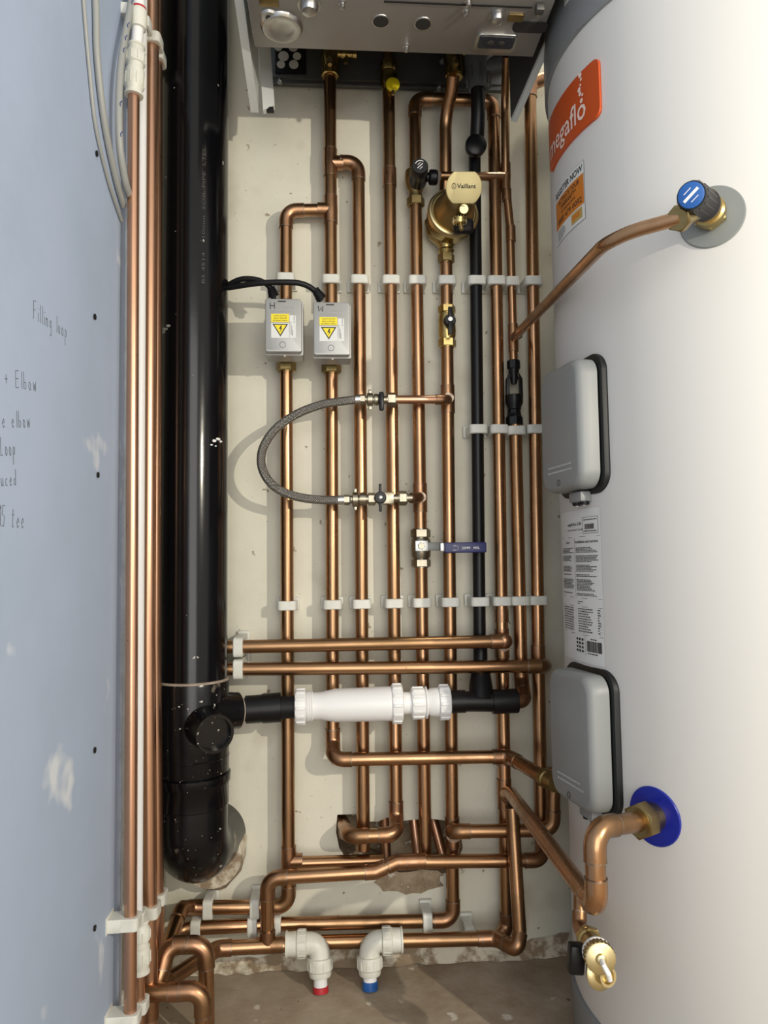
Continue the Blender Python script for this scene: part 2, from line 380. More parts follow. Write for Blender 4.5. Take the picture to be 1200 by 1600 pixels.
# ================================================================ CLIPS
def clip_mesh(r, h, w=None, name='pipe_clip'):
    """pipe axis = z, wall plane at y=+h"""
    mb = MB(); n = 48; w = w or r+.0052; vs = []; T = .0078
    fr = r+.0042
    for i in range(n):
        a = 2*math.pi*i/n; d = V3((math.cos(a), math.sin(a), 0))
        if d.y > 0:
            lim = min(w/max(abs(d.x), 1e-6), h/max(d.y, 1e-6))
        else:
            p = 5.0; lim = 1/((abs(d.x)/w)**p+(abs(d.y)/fr)**p)**(1/p)
        vs.append((d*(r+.0002), d*lim))
    out = []; fs = []
    c = .0012
    for inn, ou in vs:
        sc = (ou.length-c)/ou.length
        out += [inn+V3((0, 0, -T)), ou*sc+V3((0, 0, -T)), ou+V3((0, 0, -T+c)), ou+V3((0, 0, T-c)), ou*sc+V3((0, 0, T)), inn+V3((0, 0, T))]
    for i in range(n):
        j = (i+1) % n
        for k in range(6): l = (k+1) % 6; fs.append((i*6+k, j*6+k, j*6+l, i*6+l))
    mb.add(out, fs, M['clip'])
    mb.box((-.001, h-.004, .0015), (w*2+.007, .0078, T*2+.005), M['clip'], bev=.001)
    o = mb.build(name, loc=(0, 0, 0)); COL.objects.unlink(o); return o
_cp = {}
def clip(p, r, lab, group, rot=None, h=.035):
    k = (round(r, 4), round(h, 3))
    if k not in _cp: _cp[k] = clip_mesh(r, h)
    o = _cp[k].copy(); COL.objects.link(o); o.location = p
    if rot is not None: o.rotation_euler = rot
    return tag(o, 'white plastic clip '+lab, 'pipe clip', group)
# ================================================================ PIPES
R22, R15 = .0110, .0075
def pipe(label, pts, r=R22, m='copper', elbow=None, rb=None, name='copper_pipe', cat='pipe', tees=(), coup=(), fit='copperf', group=None, seg=24):
    """pts: (px, py, depth) or Vectors. elbow: indices of corners carrying a soldered elbow (None = all)"""
    P = [p if isinstance(p, Vector) else at(*p) for p in pts]
    rb = rb or r*1.75
    path, arcs = fillet(P, rb)
    mb = MB(); mb.tube(path, r, M[m], seg); root = mb.build(name, label=label, cat=cat, group=group)
    for i, a in enumerate(arcs):
        if a is None or (elbow is not None and (i+1) not in elbow): continue
        arc, da, db, la, lb = a; s1 = min(r*1.15, la*.9); s2 = min(r*1.15, lb*.9)
        pa = [arc[0]+da*s1, arc[0]+da*.0005]+arc[1:-1]+[arc[-1]+db*.0005, arc[-1]+db*s2]
        e = MB(); e.tube(pa, r+.0013, M[fit], seg)
        e.tube([pa[0]+da*.0008, pa[0]-da*.0006], r+.0015, M['solder'], seg); e.tube([pa[-1]+db*.0008, pa[-1]-db*.0006], r+.0015, M['solder'], seg)
        e.build('elbow', root)
    for c in coup:     # (centre, axis, half length)
        cc, ax, hl = c; cc = cc if isinstance(cc, Vector) else at(*cc); ax = V3(ax).normalized(); e = MB()
        e.tube([cc-ax*hl, cc+ax*hl], r+.0013, M[fit], seg)
        for s in (-1, 1): e.tube([cc+ax*s*hl, cc+ax*s*(hl+.0008)], r+.0015, M['solder'], seg)
        e.build('coupling', root)
    for t in tees:     # (centre, axis, branch direction, branch radius, branch length)
        cc, ax, bd, r2, bl = t; cc = cc if isinstance(cc, Vector) else at(*cc); ax = V3(ax).normalized(); bd = V3(bd).normalized(); e = MB(); hl = .024
        e.tube([cc-ax*hl, cc-ax*.012, cc, cc+ax*.012, cc+ax*hl], [r+.0013, r+.0013, r+.0017, r+.0013, r+.0013], M[fit], seg)
        e.tube([cc, cc+bd*bl], r2+.0013, M[fit], seg); e.tube([cc+bd*bl, cc+bd*(bl+.0008)], r2+.0015, M['solder'], seg)
        for s in (-1, 1): e.tube([cc+ax*s*hl, cc+ax*s*(hl+.0008)], r+.0015, M['solder'], seg)
        e.build('tee', root)
    return root
Z = V3((0, 0, 1)); X = V3((1, 0, 0)); F = V3((0, -1, 0)); YP = -.035; YH = -.063
# px of each riser as a function of py
LN = {'v1': [(320, 446), (1400, 451)], 'v2': [(100, 515.5), (1160, 520.5)], 'v3': [(260, 560), (1330, 568)], 'v4': [(110, 607), (1290, 619)],
      'v5': [(150, 647), (1330, 664.5)], 'v6': [(200, 695), (1400, 708)], 'bk': [(230, 741.5), (1060, 750)], 'v7': [(160, 769.5), (1450, 792)],
      'v8': [(380, 798.5), (560, 802.5)], 'v8b': [(660, 805), (1080, 815)], 'v9': [(140, 827), (1330, 846)]}
def lx(k, py):
    (a, xa), (b, xb) = LN[k]; return xa+(xb-xa)*(py-a)/(b-a)
def lp(k, py, Y=YP): return at(lx(k, py), py, Y)
# V1: below the H valve, down to the floor level elbow
pipe('copper riser below the valve head marked H, turning left near the floor', [lp('v1', 560), (451, 1416, YP), (300, 1418, YP-.005), (283, 1420, -.06), (254, 1500, -.15)],
     coup=[], tees=[((451, 1346, YP), Z, X, R22, .022)])
pipe('copper pipe looping from the W pipe tee down into the H valve', [(516, 328, YP), (447, 329, YP), lp('v1', 470)], elbow=[1])
pipe('thin-looking copper pipe along the wall, right of the H riser foot, behind the jogged pipe', [(464, 1349, YP), (600, 1345, YP)], m='copperh')
# V2
pipe('copper riser from the left boiler valve down into the W valve', [(515.5, 112, YP), lp('v2', 480)], tees=[(lp('v2', 255), Z, X, R22, .022), (lp('v2', 328), Z, -X, R22, .022)])
pipe('copper riser below the valve head marked W, turning right to the tank', [lp('v2', 560), (520, 1160, YP), (521, 1187, YH), (795, 1182, YH), (850, 1215, -.16)], m='copper')
pipe('copper riser branching right off the W pipe and ending in the wall hole', [(522, 253, YP), (560, 254, YP), lp('v3', 1328)], elbow=[1])
pipe('copper gas riser under the yellow capped valve, turning back left into the wall hole', [(607, 130, YP), (619, 1275, YP), (620, 1304, -.066), (546, 1307, -.066), (533, 1280, .03)], coup=[(lp('v4', 278), Z, .016)])
# V5 + loop
pipe('copper loop pipe from the black capped valve up and over to the right riser', [lp('v5', 275), (648, 154, YP), (771, 158, YP), lp('v7', 985)],
     tees=[(lp('v7', 1005), Z, F, R22, .014)], coup=[(lp('v7', 962), Z, .010)])
pipe('copper riser between the black capped valve and the blue levered ball valve', [lp('v5', 315), lp('v5', 830)], tees=[(lp('v5', 778), Z, F, R15, .013)])
pipe('copper riser below the blue levered ball valve, ending in the wall hole', [lp('v5', 880), lp('v5', 1335)])
# V6
pipe('copper pipe with a bend from the right boiler valve to the gold filter', [(708, 118, -.10), (706, 140, -.085), (696, 185, -.05), lp('v6', 300)], elbow=[], rb=.09)
pipe('short copper pipe between the gold filter and the brass lever valve', [lp('v6', 398), lp('v6', 485)])
pipe('copper riser below the brass lever valve, turning left near the floor', [lp('v6', 540), (708, 1438, YP), (430, 1444, YP), (283, 1451, YP-.01), (262, 1482, -.075)],
     tees=[(lp('v6', 624), Z, F, R15, .012), (lp('v6', 1300), Z, F, R22, .014)], elbow=[1])
pipe('copper pipe from the tee below the filter riser, going right behind the tank', [(706, 1299, YP), (708, 1299, YH), (864, 1297, YH), (866, 1200, YH)], m='copperh')
# V7 lower
pipe('copper riser running down to the tee of the diagonal pipe', [lp('v7', 1020), lp('v7', 1448), (780, 1466, YP-.01)],
     tees=[((788, 1240, YP), Z, V3((.5, -1, -.3)), R22, .022)], coup=[((786.5, 1183, YP), Z, .012)])
# V8
pipe('thin copper discharge pipe from the boiler down to the black tundish', [(792, 88, -.12), (789, 160, -.06), (790, 285, YP-.002), (797, 355, YP), lp('v8', 564)], r=R15, elbow=[], rb=.05,
     tees=[((790, 276, -.038), V3((.03, 0, 1)), -X, R15, .014), (lp('v8', 528), Z, V3((.5, -.85, .25)), R15, .014)], coup=[((791.5, 305, -.036), Z, .010), ((798, 366, YP), Z, .013)])
pipe('thin copper pipe running left from the discharge pipe to the black collar', [(688, 275, -.05), (788, 276, -.04)], r=R15, m='copperh')
pipe('copper pipe below the black tundish with its bend into the black waste tee', [lp('v8b', 662), lp('v8b', 1064), (820, 1095, -.075), (800, 1096, -.078)])
# V9
pipe('rightmost copper riser beside the white tank, bending behind the tank at the top', [at(905, 98, YP), (828, 132, YP), lp('v9', 1330)], coup=[(lp('v9', 1020), Z, .012)], elbow=[1])
# horizontals
pipe('upper of the two long horizontal copper pipes at mid height', [(330, 1011.5, -.066), (788, 1002, -.066), (786, 1000, -.05)], m='copperh', elbow=[],
     coup=[((776, 1002.5, -.066), X, .010)])
e_ = MB(); c_ = at(788, 1001.5, -.066); e_.lathe(c_, (0, -1, 0), [(-.02, .0125), (.006, .0125), (.0105, .009), (.0122, .003)], M['copperf']); e_.build('end_elbow', bpy.data.objects['copper_pipe.'+'%03d' % (len([o for o in bpy.data.objects if o.name.startswith('copper_pipe')])-1)])
pipe('lower of the two long horizontal copper pipes at mid height', [(330, 1046, -.066), (845, 1041, -.066), (852, 1040, -.040)], m='copperh', elbow=[1],
     coup=[((834, 1041, -.066), X, .010)])
pipe('front copper pipe with a soldered jog, rising from the bottom pipe', [(418, 1468, -.07), (418, 1372, -.072), (586, 1362, -.072), (620, 1347, -.064), (846, 1344, -.064), (848, 1310, YP)], m='copperh', elbow=[1, 2, 3, 4],
     coup=[((643, 1346, -.064), X, .022)])
pipe('bottom copper pipe entering the left white plastic elbow', [(458, 1476, -.07), (340, 1482, -.085), (266, 1530, -.16)], m='copperh', tees=[((418, 1477, -.073), X, Z, R22, .022)])
pipe('short bottom copper pipe seen between the two white plastic elbows', [(500, 1472, -.047), (575, 1470, -.047)], m='copperh')
pipe('bottom copper pipe from the right white elbow to the corner riser by the tank', [(615, 1470, -.07), (775, 1466, -.07), (808, 1484, -.115), (812, 1458, -.10), (800, 1262, -.075)], m='copperh',
     elbow=[1, 2], coup=[((757, 1466, -.07), X, .011)])
# lower left cluster
pipe('copper pipe stub bending from the left cluster over and down into the floor, upper one', [(246, 1545, -.22), (262, 1477, -.20), (322, 1475, -.20), at(323, 1600, -.20)], m='copperh',
     coup=[((281, 1476, -.20), X, .008)])
pipe('copper pipe stub bending from the left cluster down into the floor, lower front one', [(225, 1552, -.245), (317, 1547, -.245), at(318, 1625, -.245)], m='copperh',
     coup=[((274, 1549.5, -.245), X, .008)])
# left wall pipes
pipe('front copper pipe on the blue-grey left wall, below the white coupler', [(209, 140, -.34), (203.5, 1640, -.34)], r=R15, m='copperl')
pipe('thick copper pipe on the left wall beside the white plastic pipe', [(237, -60, -.235), (234, 400, -.235), (230.5, 1000, -.235), (234, 1640, -.235)], m='copperl', elbow=[], coup=[((234, 1573, -.235), Z, .014)])
pipe('copper pipe nearest the black soil pipe on the left wall', [(243, -60, -.17), (242, 400, -.17), (240, 1000, -.17), (245, 1520, -.17)], m='copperl', elbow=[])
pipe('thin copper pipe under the lower left white coupler', [(217, 1505, -.285), (217, 1690, -.285)], r=R15, m='copperl')
pipe('white plastic pipe squeezed between two copper pipes on the left wall', [(222, -60, -.285), (213.5, 1445, -.285)], r=R15, m='white', name='plastic_pipe', elbow=[])
# diagonal to blue tank inlet
an = math.radians(-58); nb = V3((math.sin(an), -math.cos(an), 0)); DB = V3((TX, TY, .378))+nb*TR
E1 = DB+nb*.108+V3((0, 0, .010)); E2 = E1+V3((0, 0, -.084))
pipe('thick copper pipe running diagonally towards the camera and up to the blue disc', [(788, 1238, YP), (798, 1240, -.062), E2, E1, DB+nb*.03], elbow=[2, 3], m='copper', fit='copper')
p1 = at(906, 1385, -.36); pd = at(905, 1448, -.385)
pipe('thin copper stub dropping from the diagonal pipe to the brass drain valve', [p1, pd, at(922, 1470, -.42)], r=R15, elbow=[1])
# tank relief pipe
at_ = math.radians(-38.2); nt_ = V3((math.sin(at_), -math.cos(at_), 0)); DT = V3((TX, TY, 1.063))+nt_*TR
pipe('thin copper discharge pipe sloping from the tank relief valve down to the tundish pipe', [at(1062, 341, -.575), at(985, 362, -.545), at(944, 382, -.52), at(803, 527, -.045)], r=R15, elbow=[], rb=.12, m='copper')
# ================================================================ CLIP ROWS
nm = {'v1': 'H pipe', 'v2': 'W pipe', 'v3': 'pipe right of the W pipe', 'v4': 'gas pipe', 'v5': 'black capped valve pipe', 'v6': 'filter pipe',
      'bk': 'black plastic pipe', 'v7': 'riser right of the black plastic pipe', 'v8': 'thin discharge pipe', 'v8b': 'tundish pipe', 'v9': 'rightmost riser'}
for rown, y0, y1, keys in (('upper', 439, 442, 'v1 v2 v3 v4 v5 v6 bk v7 v8 v9'), ('middle', 672, 672, 'bk v7 v8b v9'), ('lower', 946, 938, 'v1 v2 v3 v4 v5 v6 bk v7 v8b v9')):
    ks = keys.split()
    for k in ks:
        py = y0+(y1-y0)*(lx(k, y0)-445)/390 - (2 if k in ('v1',) and rown == 'upper' else 0)
        if rown == 'middle' and k == 'v8b': py = 674
        clip(lp(k, py), R15 if k == 'v8' else R22, f'in the {rown} row holding the {nm[k]}', f'{rown} row of pipe clips')
RH = (0, math.pi/2, 0)
clip(at(373, 1010.5, -.066), R22, 'holding the upper long horizontal pipe beside the black soil pipe', 'clips on the horizontal pipes', RH, .066)
clip(at(373, 1045, -.066), R22, 'holding the lower long horizontal pipe beside the black soil pipe', 'clips on the horizontal pipes', RH, .066)
for px, py, Y, lab in ((326, 1417.5, -.04, 'on the upper low pipe under the soil pipe bend'), (399, 1416.5, -.037, 'on the upper low pipe left of the H riser foot'),
                       (307, 1450, -.044, 'on the middle low pipe near the left cluster'), (395, 1446, -.038, 'on the middle low pipe below another clip'),
                       (432, 1444.5, -.035, 'on the middle low pipe just right of the short riser'), (667, 1438, -.035, 'on the middle low pipe near its right elbow')):
    clip(at(px, py, Y), R22, lab, 'clips on the low pipes', RH, -Y)
clip(at(732, 1459, -.035), R22, 'sticking up behind the bottom pipe near the floor corner', 'clips on the low pipes', RH, .035)
RL = (0, 0, math.pi/2)
for (px, py, Y, r, lab) in ((237, 66, -.235, R22, 'on the thick left wall pipe near the top'), (243, 92, -.17, R22, 'on the left wall pipe nearest the soil pipe, near the top'),
                            (223, 40, -.285, R15, 'on the white plastic pipe near the top'), (204, 1440, -.34, R15, 'on the front left wall pipe low down'),
                            (232, 1422, -.235, R22, 'on the thick left wall pipe low down'), (244, 1402, -.17, R22, 'on the left wall pipe nearest the soil pipe, low down'),
                            (214, 1432, -.285, R15, 'on the white plastic pipe low down'), (203.5, 1590, -.34, R15, 'on the front left wall pipe at the floor'), (217, 1570, -.285, R15, 'on the thin copper pipe under the lower white coupler')):
    p = at(px, py, Y); clip(p, r, lab, 'clips on the left wall', RL, round(p.x+.2845, 3))
clip(at(206, 22, -.33), R15, 'empty, behind the grey cables at the very top', 'clips on the left wall', RL, .028)
# ================================================================ SOIL STACK
sx, sy = -.224, -.10
t = thing('soil_stack', 'large glossy black plastic soil pipe running floor to ceiling', 'soil pipe', (sx, sy, .2))
m_ = MB(); m_.lathe((sx, sy, .45), Z, [(0, .0545), (2.1, .0545)], M['stack'], 64); m_.build('pipe', t)
za = lambda py: at(300, py, -.155).z
z0 = za(1072); z1 = za(1222); z2 = za(1240); z3 = za(1275); z4 = za(1290)
m_ = MB(); m_.lathe((sx, sy, 0), Z, [(z1, .056), (z1+.003, .0575), (z0-.004, .0575), (z0, .0565)], M['stackd'], 64); m_.lathe((sx, sy, 0), Z, [(z0, .0565), (z0+.002, .0570), (z0+.0035, .0548)], M['ring'], 64)
m_.lathe((sx, sy, 0), Z, [(z0-.115, .0575), (z0-.116, .0582), (z0-.117, .0575)], M['stackd'], 64); m_.build('branch_socket', t)
m_ = MB(); m_.lathe((sx, sy, 0), Z, [(z3, .055), (z3+.002, .0575), (z2, .0575), (z2+.004, .0600), (z1-.004, .0600), (z1-.001, .0600), (z1, .0575)], M['stack'], 64); m_.build('ring_seal_collar', t)
# bend at the foot, into the wall towards the right
bd_ = V3((.16, 1, -.10)).normalized(); zb = za(1338)
path, _ = fillet([V3((sx, sy, z3+.01)), V3((sx, sy, zb-.012)), V3((sx, sy, zb-.012))+bd_*.20], .075, 16)
m_ = MB(); m_.tube(path, .0555, M['stackd'], 56); m_.build('bend', t)
bp_ = at(342, 1150, -.17); ax_ = V3((.42, -.88, -.18)).normalized()
m_ = MB(); c0 = V3((sx+.012, sy-.012, bp_.z+.012)); L_ = (at(336, 1147, -.19)-c0).length; ax_ = (at(336, 1147, -.19)-c0).normalized()
m_.lathe(c0, ax_, [(0, .034), (L_-.004, .0285), (L_, .0285), (L_, .0245), (L_-.010, .0240)], M['stackd'], 40); m_.build('blank_boss', t)
b1 = at(345, 1112, -.10); b2 = at(371, 1110, -.085); ax2 = (b2-b1).normalized()
m_ = MB(); m_.lathe(b1, ax2, [(-.02, .036), (.012, .030), ((b2-b1).length-.004, .0285), ((b2-b1).length, .0285), ((b2-b1).length, .022)], M['stackd'], 40)
m_.lathe(b2, ax2, [(-.0005, .0287), (.0008, .0287), (.001, .024)], M['ring'], 40); m_.build('waste_boss', t)
# white paint splash
m_ = MB(); q = at(338, 690, -.15)
def on_stack(px, py, lift=.0003):
    d = ray(px, py); o = V3((CAM.x-sx, CAM.y-sy)); a = d.x**2+d.y**2; b = 2*(o.x*d.x+o.y*d.y); c = o.x**2+o.y**2-(.0545+lift)**2
    tt = (-b-math.sqrt(max(b*b-4*a*c, 0)))/(2*a); return CAM+d*tt
for cx, cy, s in ((335, 689, 4), (341, 686, 3.4), (345, 690, 2.2), (331, 695, 2), (263, 509, 3), (258, 514, 4), (255, 519, 3.5), (337, 697, 1.6)):
    m_.add([on_stack(cx+s*random.uniform(.7, 1.2)*math.cos(k*.7)*1.1, cy+s*random.uniform(.6, 1.1)*math.sin(k*.7)*.8, .0006) for k in range(9)], [tuple(range(9))], M['whitei'] if cy > 600 else M['cable'])
m_.build('paint_splash', t)
# embossed print up the pipe
class Ps:
    n = V3((0, 0, 0))
    def __call__(s, u, v):   # text runs upwards
        a = .48-v/.0545; return V3((sx+.0549*math.sin(a), sy-.0549*math.cos(a), 1.12+u))
M['stamp'] = mat('faint_stamp', (.05, .05, .048), .6)
m_ = MB(); put_text(m_, 'BS 4514   110mm  SOIL PIPE  LTD', Ps(), M['stamp'], .22, .005, 0, 0); m_.build('stamped_print', t)
# rough plaster round the bend
m_ = MB(); q = at(338, 1322, 0); n = 30; o1 = []; o2 = []
for k in range(n):
    a = 2*math.pi*k/n; rr = .064+.006*random.random(); o1.append(V3((q.x+rr*math.cos(a)*.78, -.003, q.z+rr*math.sin(a)*1.04))); o2.append(V3((q.x-.004+.050*math.cos(a), -.034, q.z-.004+.052*math.sin(a))))
m_.add(o1+o2, [(k, (k+1) % n, n+(k+1) % n, n+k) for k in range(n)]+[tuple(range(n, 2*n))], M['skirtm'])
m_.build('plaster_patch', label='rough ring of bare mortar where the black soil pipe enters the wall', cat='mortar')
# ================================================================ WASTE
wa = at(461, 1104, -.078); wb = at(704, 1096.5, -.078); wx = (wb-wa).normalized(); WL = (wb-wa).length; k_ = WL/244
def pr(l): return [(a*k_, b*k_) for a, b in l]
t = thing('waste_valve', 'white plastic self-sealing waste valve with ribbed collars, lying across the pipes', 'waste valve', wa)
m_ = MB(); m_.lathe(wa, wx, pr([(18, 23), (27, 23), (28, 21), (40, 21), (62, 25.5), (150, 26.5), (152, 26.5)]), M['white'], 48)
for i in range(3): m_.lathe(wa, wx, pr([(19+i*3, 23), (20+i*3, 24.3), (21.5+i*3, 23)]), M['white'], 48, False)
m_.build('body', t)
def ribcollar(a, b, r, parent, name='ribbed_collar', dv=12):
    m_ = MB(); m_.lathe(wa, wx, pr([(a, r-3), (a+1, r-.5), (a+3, r), (b-3, r), (b-1, r-1), (b, r-4)]), M['white'], 48)
    u = wx.orthogonal().normalized(); w = wx.cross(u)
    for i in range(dv):
        an_ = 2*math.pi*i/dv+.2; d = (u*math.cos(an_)+w*math.sin(an_)); tdir = wx.cross(d)
        rot = Matrix((wx, tdir, d)).transposed()
        m_.box(wa+wx*((a+b)/2*k_)+d*(r*k_), ((b-a-4)*k_, .0055, .0035), M['white'], rot, .001)
    m_.build(name, parent)
ribcollar(0, 18, 26, t); ribcollar(150, 168, 29.5, t)
t = thing('waste_connector', 'white plastic straight waste connector with two ribbed nuts beside the black tee', 'waste connector', wa+wx*.2)
m_ = MB(); m_.lathe(wa, wx, pr([(166, 17), (182, 17)]), M['white'], 40); m_.lathe(wa, wx, pr([(200, 19), (204, 25), (206, 25), (207, 18), (212, 22), (226, 23)]), M['white'], 48); m_.build('body', t)
ribcollar(181, 203, 23.5, t); ribcollar(224, 243, 26, t)
t = thing('black_waste_pipe', 'black plastic waste pipe with couplers between the soil pipe and white valve', 'waste pipe', at(410, 1107, -.08))
m_ = MB(); m_.tube([b2-ax2*.01, at(400, 1107, -.08), at(440, 1105.5, -.078), wa+wx*.01], .0180, M['blackm'], 32); m_.build('pipe', t)
m_ = MB(); q1 = at(384, 1109, -.08); q2 = at(410, 1107, -.079); q3 = at(439, 1105, -.078); m_.tube([q1, q2], .0222, M['black'], 32); m_.build('coupler', t)
m_ = MB(); m_.tube([q2, q3], .0235, M['black'], 32); m_.build('coupler', t)
t = thing('black_waste_tee', 'black plastic waste tee at the right end of the white connector', 'waste tee', at(750, 1095, -.078))
m_ = MB(); we = at(808, 1095, -.078); m_.tube([wb-wx*.003, wb+wx*.024], .0185, M['black'], 32); m_.tube([wb+wx*.022, we-wx*.04], .0165, M['black'], 32)
m_.tube([we-wx*.042, we], .0200, M['black'], 32); m_.build('body', t)
m_ = MB(); m_.tube([at(752, 1096, -.078), at(751.5, 1072, -.066), at(751, 1050, -.050)], [.021, .0195, .0160], M['black'], 32)
m_.tube([at(751, 1060, -.050), at(750.5, 1005, YP)], .0120, M['black'], 32); m_.build('branch', t)
t = pipe('black plastic overflow pipe running down the wall to the black waste tee', [lp('bk', 228), lp('bk', 1035)], r=.0107, m='black', name='overflow_pipe')
# condensate trap top
t = thing('condensate_trap', 'black condensate hose with round black knob hanging from a grey boiler fitting', 'condensate fitting', at(745, 170, -.06))
m_ = MB(); m_.tube([at(747, 135, -.085), at(747, 180, -.075), at(745, 222, -.055)], [.0128, .0125, .0125], M['black'], 28); m_.build('hose', t)
q = at(744, 226, -.07); m_ = MB(); m_.lathe(q+V3((0, .02, 0)), (0, -1, 0), [(.008, .0175), (.018, .0190), (.022, .0185), (.025, .013)], M['black'], 36); m_.build('knob', t)
m_ = MB(); q = at(748, 140, -.085); M['greyp'] = mat('grey_plastic', (.10, .105, .105), .45)
m_.lathe(q, Z, [(0, .0175), (.012, .0195), (.030, .021), (.045, .026), (.07, .026)], M['greyp'], 28)
for i in range(8):
    a = 2*math.pi*i/8; m_.box(q+V3((.0205*math.cos(a), .0205*math.sin(a), .02)), (.004, .004, .034), M['greyp'], None, .001)
m_.tube([q+V3((.01, -.005, .035)), q+V3((.045, -.01, .04))], .016, M['greyp'], 24); m_.build('grey_collar', t)
# ================================================================ ZONE VALVES
def zone_valve(px, py, x_, key, mark, lab, by):
    p = at(px, py, -.118); t = thing('zone_valve', lab, 'valve', p, 'pair of motorised zone valves')
    # brass body
    m_ = MB(); c = lp(key, 548); m_.lathe(lp(key, 520), -Z, [(-.035, .013), (-.02, .019), (.02, .019), (.03, .015)], M['brassd'], 28)
    m_.build('valve_body', t)
    m_ = MB(); m_.hexnut(lp(key, 566+by), -Z, .0165, .0172, M['brassd'], .0, (1, 0, 0)); m_.build('lower_nut', t)
    # housing
    pl = Pl(p, X, Z); W_, H_ = .0585, .0880
    m_ = MB(); out = rrect(W_, H_, .003); m_.prism(out, p+V3((0, .022, 0)), X, Z, V3((0, -.022, 0)), M['vbox'], .0016)
    m_.build('front_cover', t)
    m_ = MB(); b0 = rrect(W_+.003, H_+.002, .002); q = p+V3((.001, .052, -.001)); m_.prism(b0, q, X, Z, V3((0, -.038, 0)), M['vbox'])
    m_.box(q+V3((0, -.036, -.0445)), (.004, .003, .005), M['vbox'], None, .0006); m_.build('base_housing', t)
    m_ = MB(); pf = Pl(p+V3((0, -.00035, 0)), X, Z)
    def quad(u0, u1, v0, v1, m, l=0): m_.add([pf(u, v)+V3((0, -l, 0)) for u, v in ((u0, v0), (u1, v0), (u1, v1), (u0, v1))], [(0, 1, 2, 3)], m)
    quad(-.0195, .0095, -.0215, .0035, M['paper']); quad(.0105, .0205, -.0215, .0165, M['paper']); quad(-.0195, .0095, .0050, .0185, M['yellow'])
    tri = [(-.0175, .0020), (.0080, .0020), (-.0045, -.0190)]; cxx = -.00475; cyy = -.0050
    m_.add([pf(*q)+V3((0, -.0001, 0)) for q in tri], [(0, 1, 2)], M['ink'])
    m_.add([pf(cxx+(a-cxx)*.76, cyy+(b-cyy)*.76)+V3((0, -.0002, 0)) for a, b in tri], [(0, 1, 2)], M['yellow'])
    bolt = [(-.0040, -.0010), (-.0070, -.0070), (-.0040, -.0066), (-.0058, -.0125), (-.0012, -.0052), (-.0040, -.0056), (-.0018, -.0010)]
    m_.add([pf(*q)+V3((0, -.0003, 0)) for q in bolt], [(0, 1, 2, 6), (2, 5, 6), (2, 3, 4), (2, 4, 5)], M['ink'])
    flip = Pl(p+V3((0, -.0006, 0)), -X, -Z); flip.n = V3((0, 0, 0))
    put_text(m_, 'WHEN CONNECTED', flip, M['ink'], .024, .0021, -.0070, -.0085)
    put_text(m_, 'BEFORE COVER', flip, M['ink'], .021, .0021, -.0055, -.0125)
    put_text(m_, 'ISOLATE SUPPLY', flip, M['ink'], .022, .0021, -.0060, -.0165)
    side = Pl(p+V3((0, -.0006, 0)), -Z, X); side.n = V3((0, 0, 0))
    put_text(m_, 'Power On', side, M['ink'], .012, .0020, -.0155, .0170)
    for i in range(3): m_.box(p+V3((.0125+i*.0015, -.0005, -.005-i*.004)), (.0005, .0002, .022-i*.006), M['ink'])
    m_.build('warning_label', t)
    m_ = MB(); put_text(m_, 'Honeywell', flip, M['sheet'], .038, .0040, -.0180, -.0245); put_text(m_, 'Home', flip, M['sheet'], .017, .0036, -.0180, -.0310)
    m_.build('embossed_name', t)
    m_ = MB()
    for st in mark:
        m_.tube([p+V3((a, -.0005, b)) for a, b in st], .0006, M['ink'], 6)
    m_.build('marker_letter', t)
    m_ = MB(); m_.lathe(p+V3((-.001, 0, -.0325)), F, [(0, .0052), (.0005, .0052), (.0005, .0045), (0, .0044)], M['sheetd'], 24, False); m_.box(p+V3((-.002, -.0003, .0395)), (.013, .0006, .0018), M['ink']); m_.build('knockout', t)
    return t
zH = [[(-.0210, .0370), (-.0205, .0270)], [(-.0140, .0375), (-.0140, .0272)], [(-.0205, .0325), (-.0140, .0320)]]
zW = [[(-.0215, .0370), (-.0200, .0285), (-.0170, .0340), (-.0145, .0280), (-.0135, .0370)]]
zone_valve(442.5, 508, 0, 'v1', zH, 'grey motorised valve head marked H with a yellow shock warning label', 0)
zone_valve(518, 513, 0, 'v2', zW, 'grey motorised valve head marked W with a yellow shock warning label', 3)
def cable(name, label, pts, r, m, cat='cable', parts=None, group=None):
    P = [p if isinstance(p, Vector) else at(*p) for p in pts]
    path = []
    n = len(P)
    for i in range(n-1):      # Catmull-Rom
        p0, p1, p2, p3 = P[max(i-1, 0)], P[i], P[i+1], P[min(i+2, n-1)]
        for k in range(8):
            s = k/8; path.append(.5*((2*p1)+(p2-p0)*s+(2*p0-5*p1+4*p2-p3)*s*s+(3*p1-p0-3*p2+p3)*s**3))
    path.append(P[-1]); mb = MB(); mb.tube(path, r, m, 16); return mb.build(name, label=label, cat=cat, group=group), path
def gland(root, a, b, n=6):
    a, b = V3(a), V3(b); m_ = MB(); ax = (b-a); L = ax.length; ax.normalize(); pf = []
    for i in range(n): pf += [(L*i/n, .0058+.0006*i), (L*(i+.5)/n, .0072+.0005*i), (L*(i+.55)/n, .0056+.0005*i)]
    m_.lathe(a, ax, pf, M['blackm'], 20); m_.build('strain_relief', root)
r_, p_ = cable('power_cable', 'black power cable curving from the soil pipe to the H valve head', [(335, 462, -.07), (350, 450, -.08), (375, 437, -.095), (400, 437, -.10), (418, 445, -.10), (425, 457, -.095), (428, 468, -.09)], .0047, M['blackm'])
gland(r_, at(423, 448, -.098), at(428, 464, -.09))
r_, p_ = cable('power_cable', 'longer black power cable arching over to the W valve head', [(335, 452, -.08), (360, 449, -.09), (400, 443, -.105), (440, 441, -.11), (470, 443, -.108), (490, 453, -.10), (502, 470, -.09)], .0047, M['blackm'])
gland(r_, at(492, 452, -.10), at(503, 468, -.09))
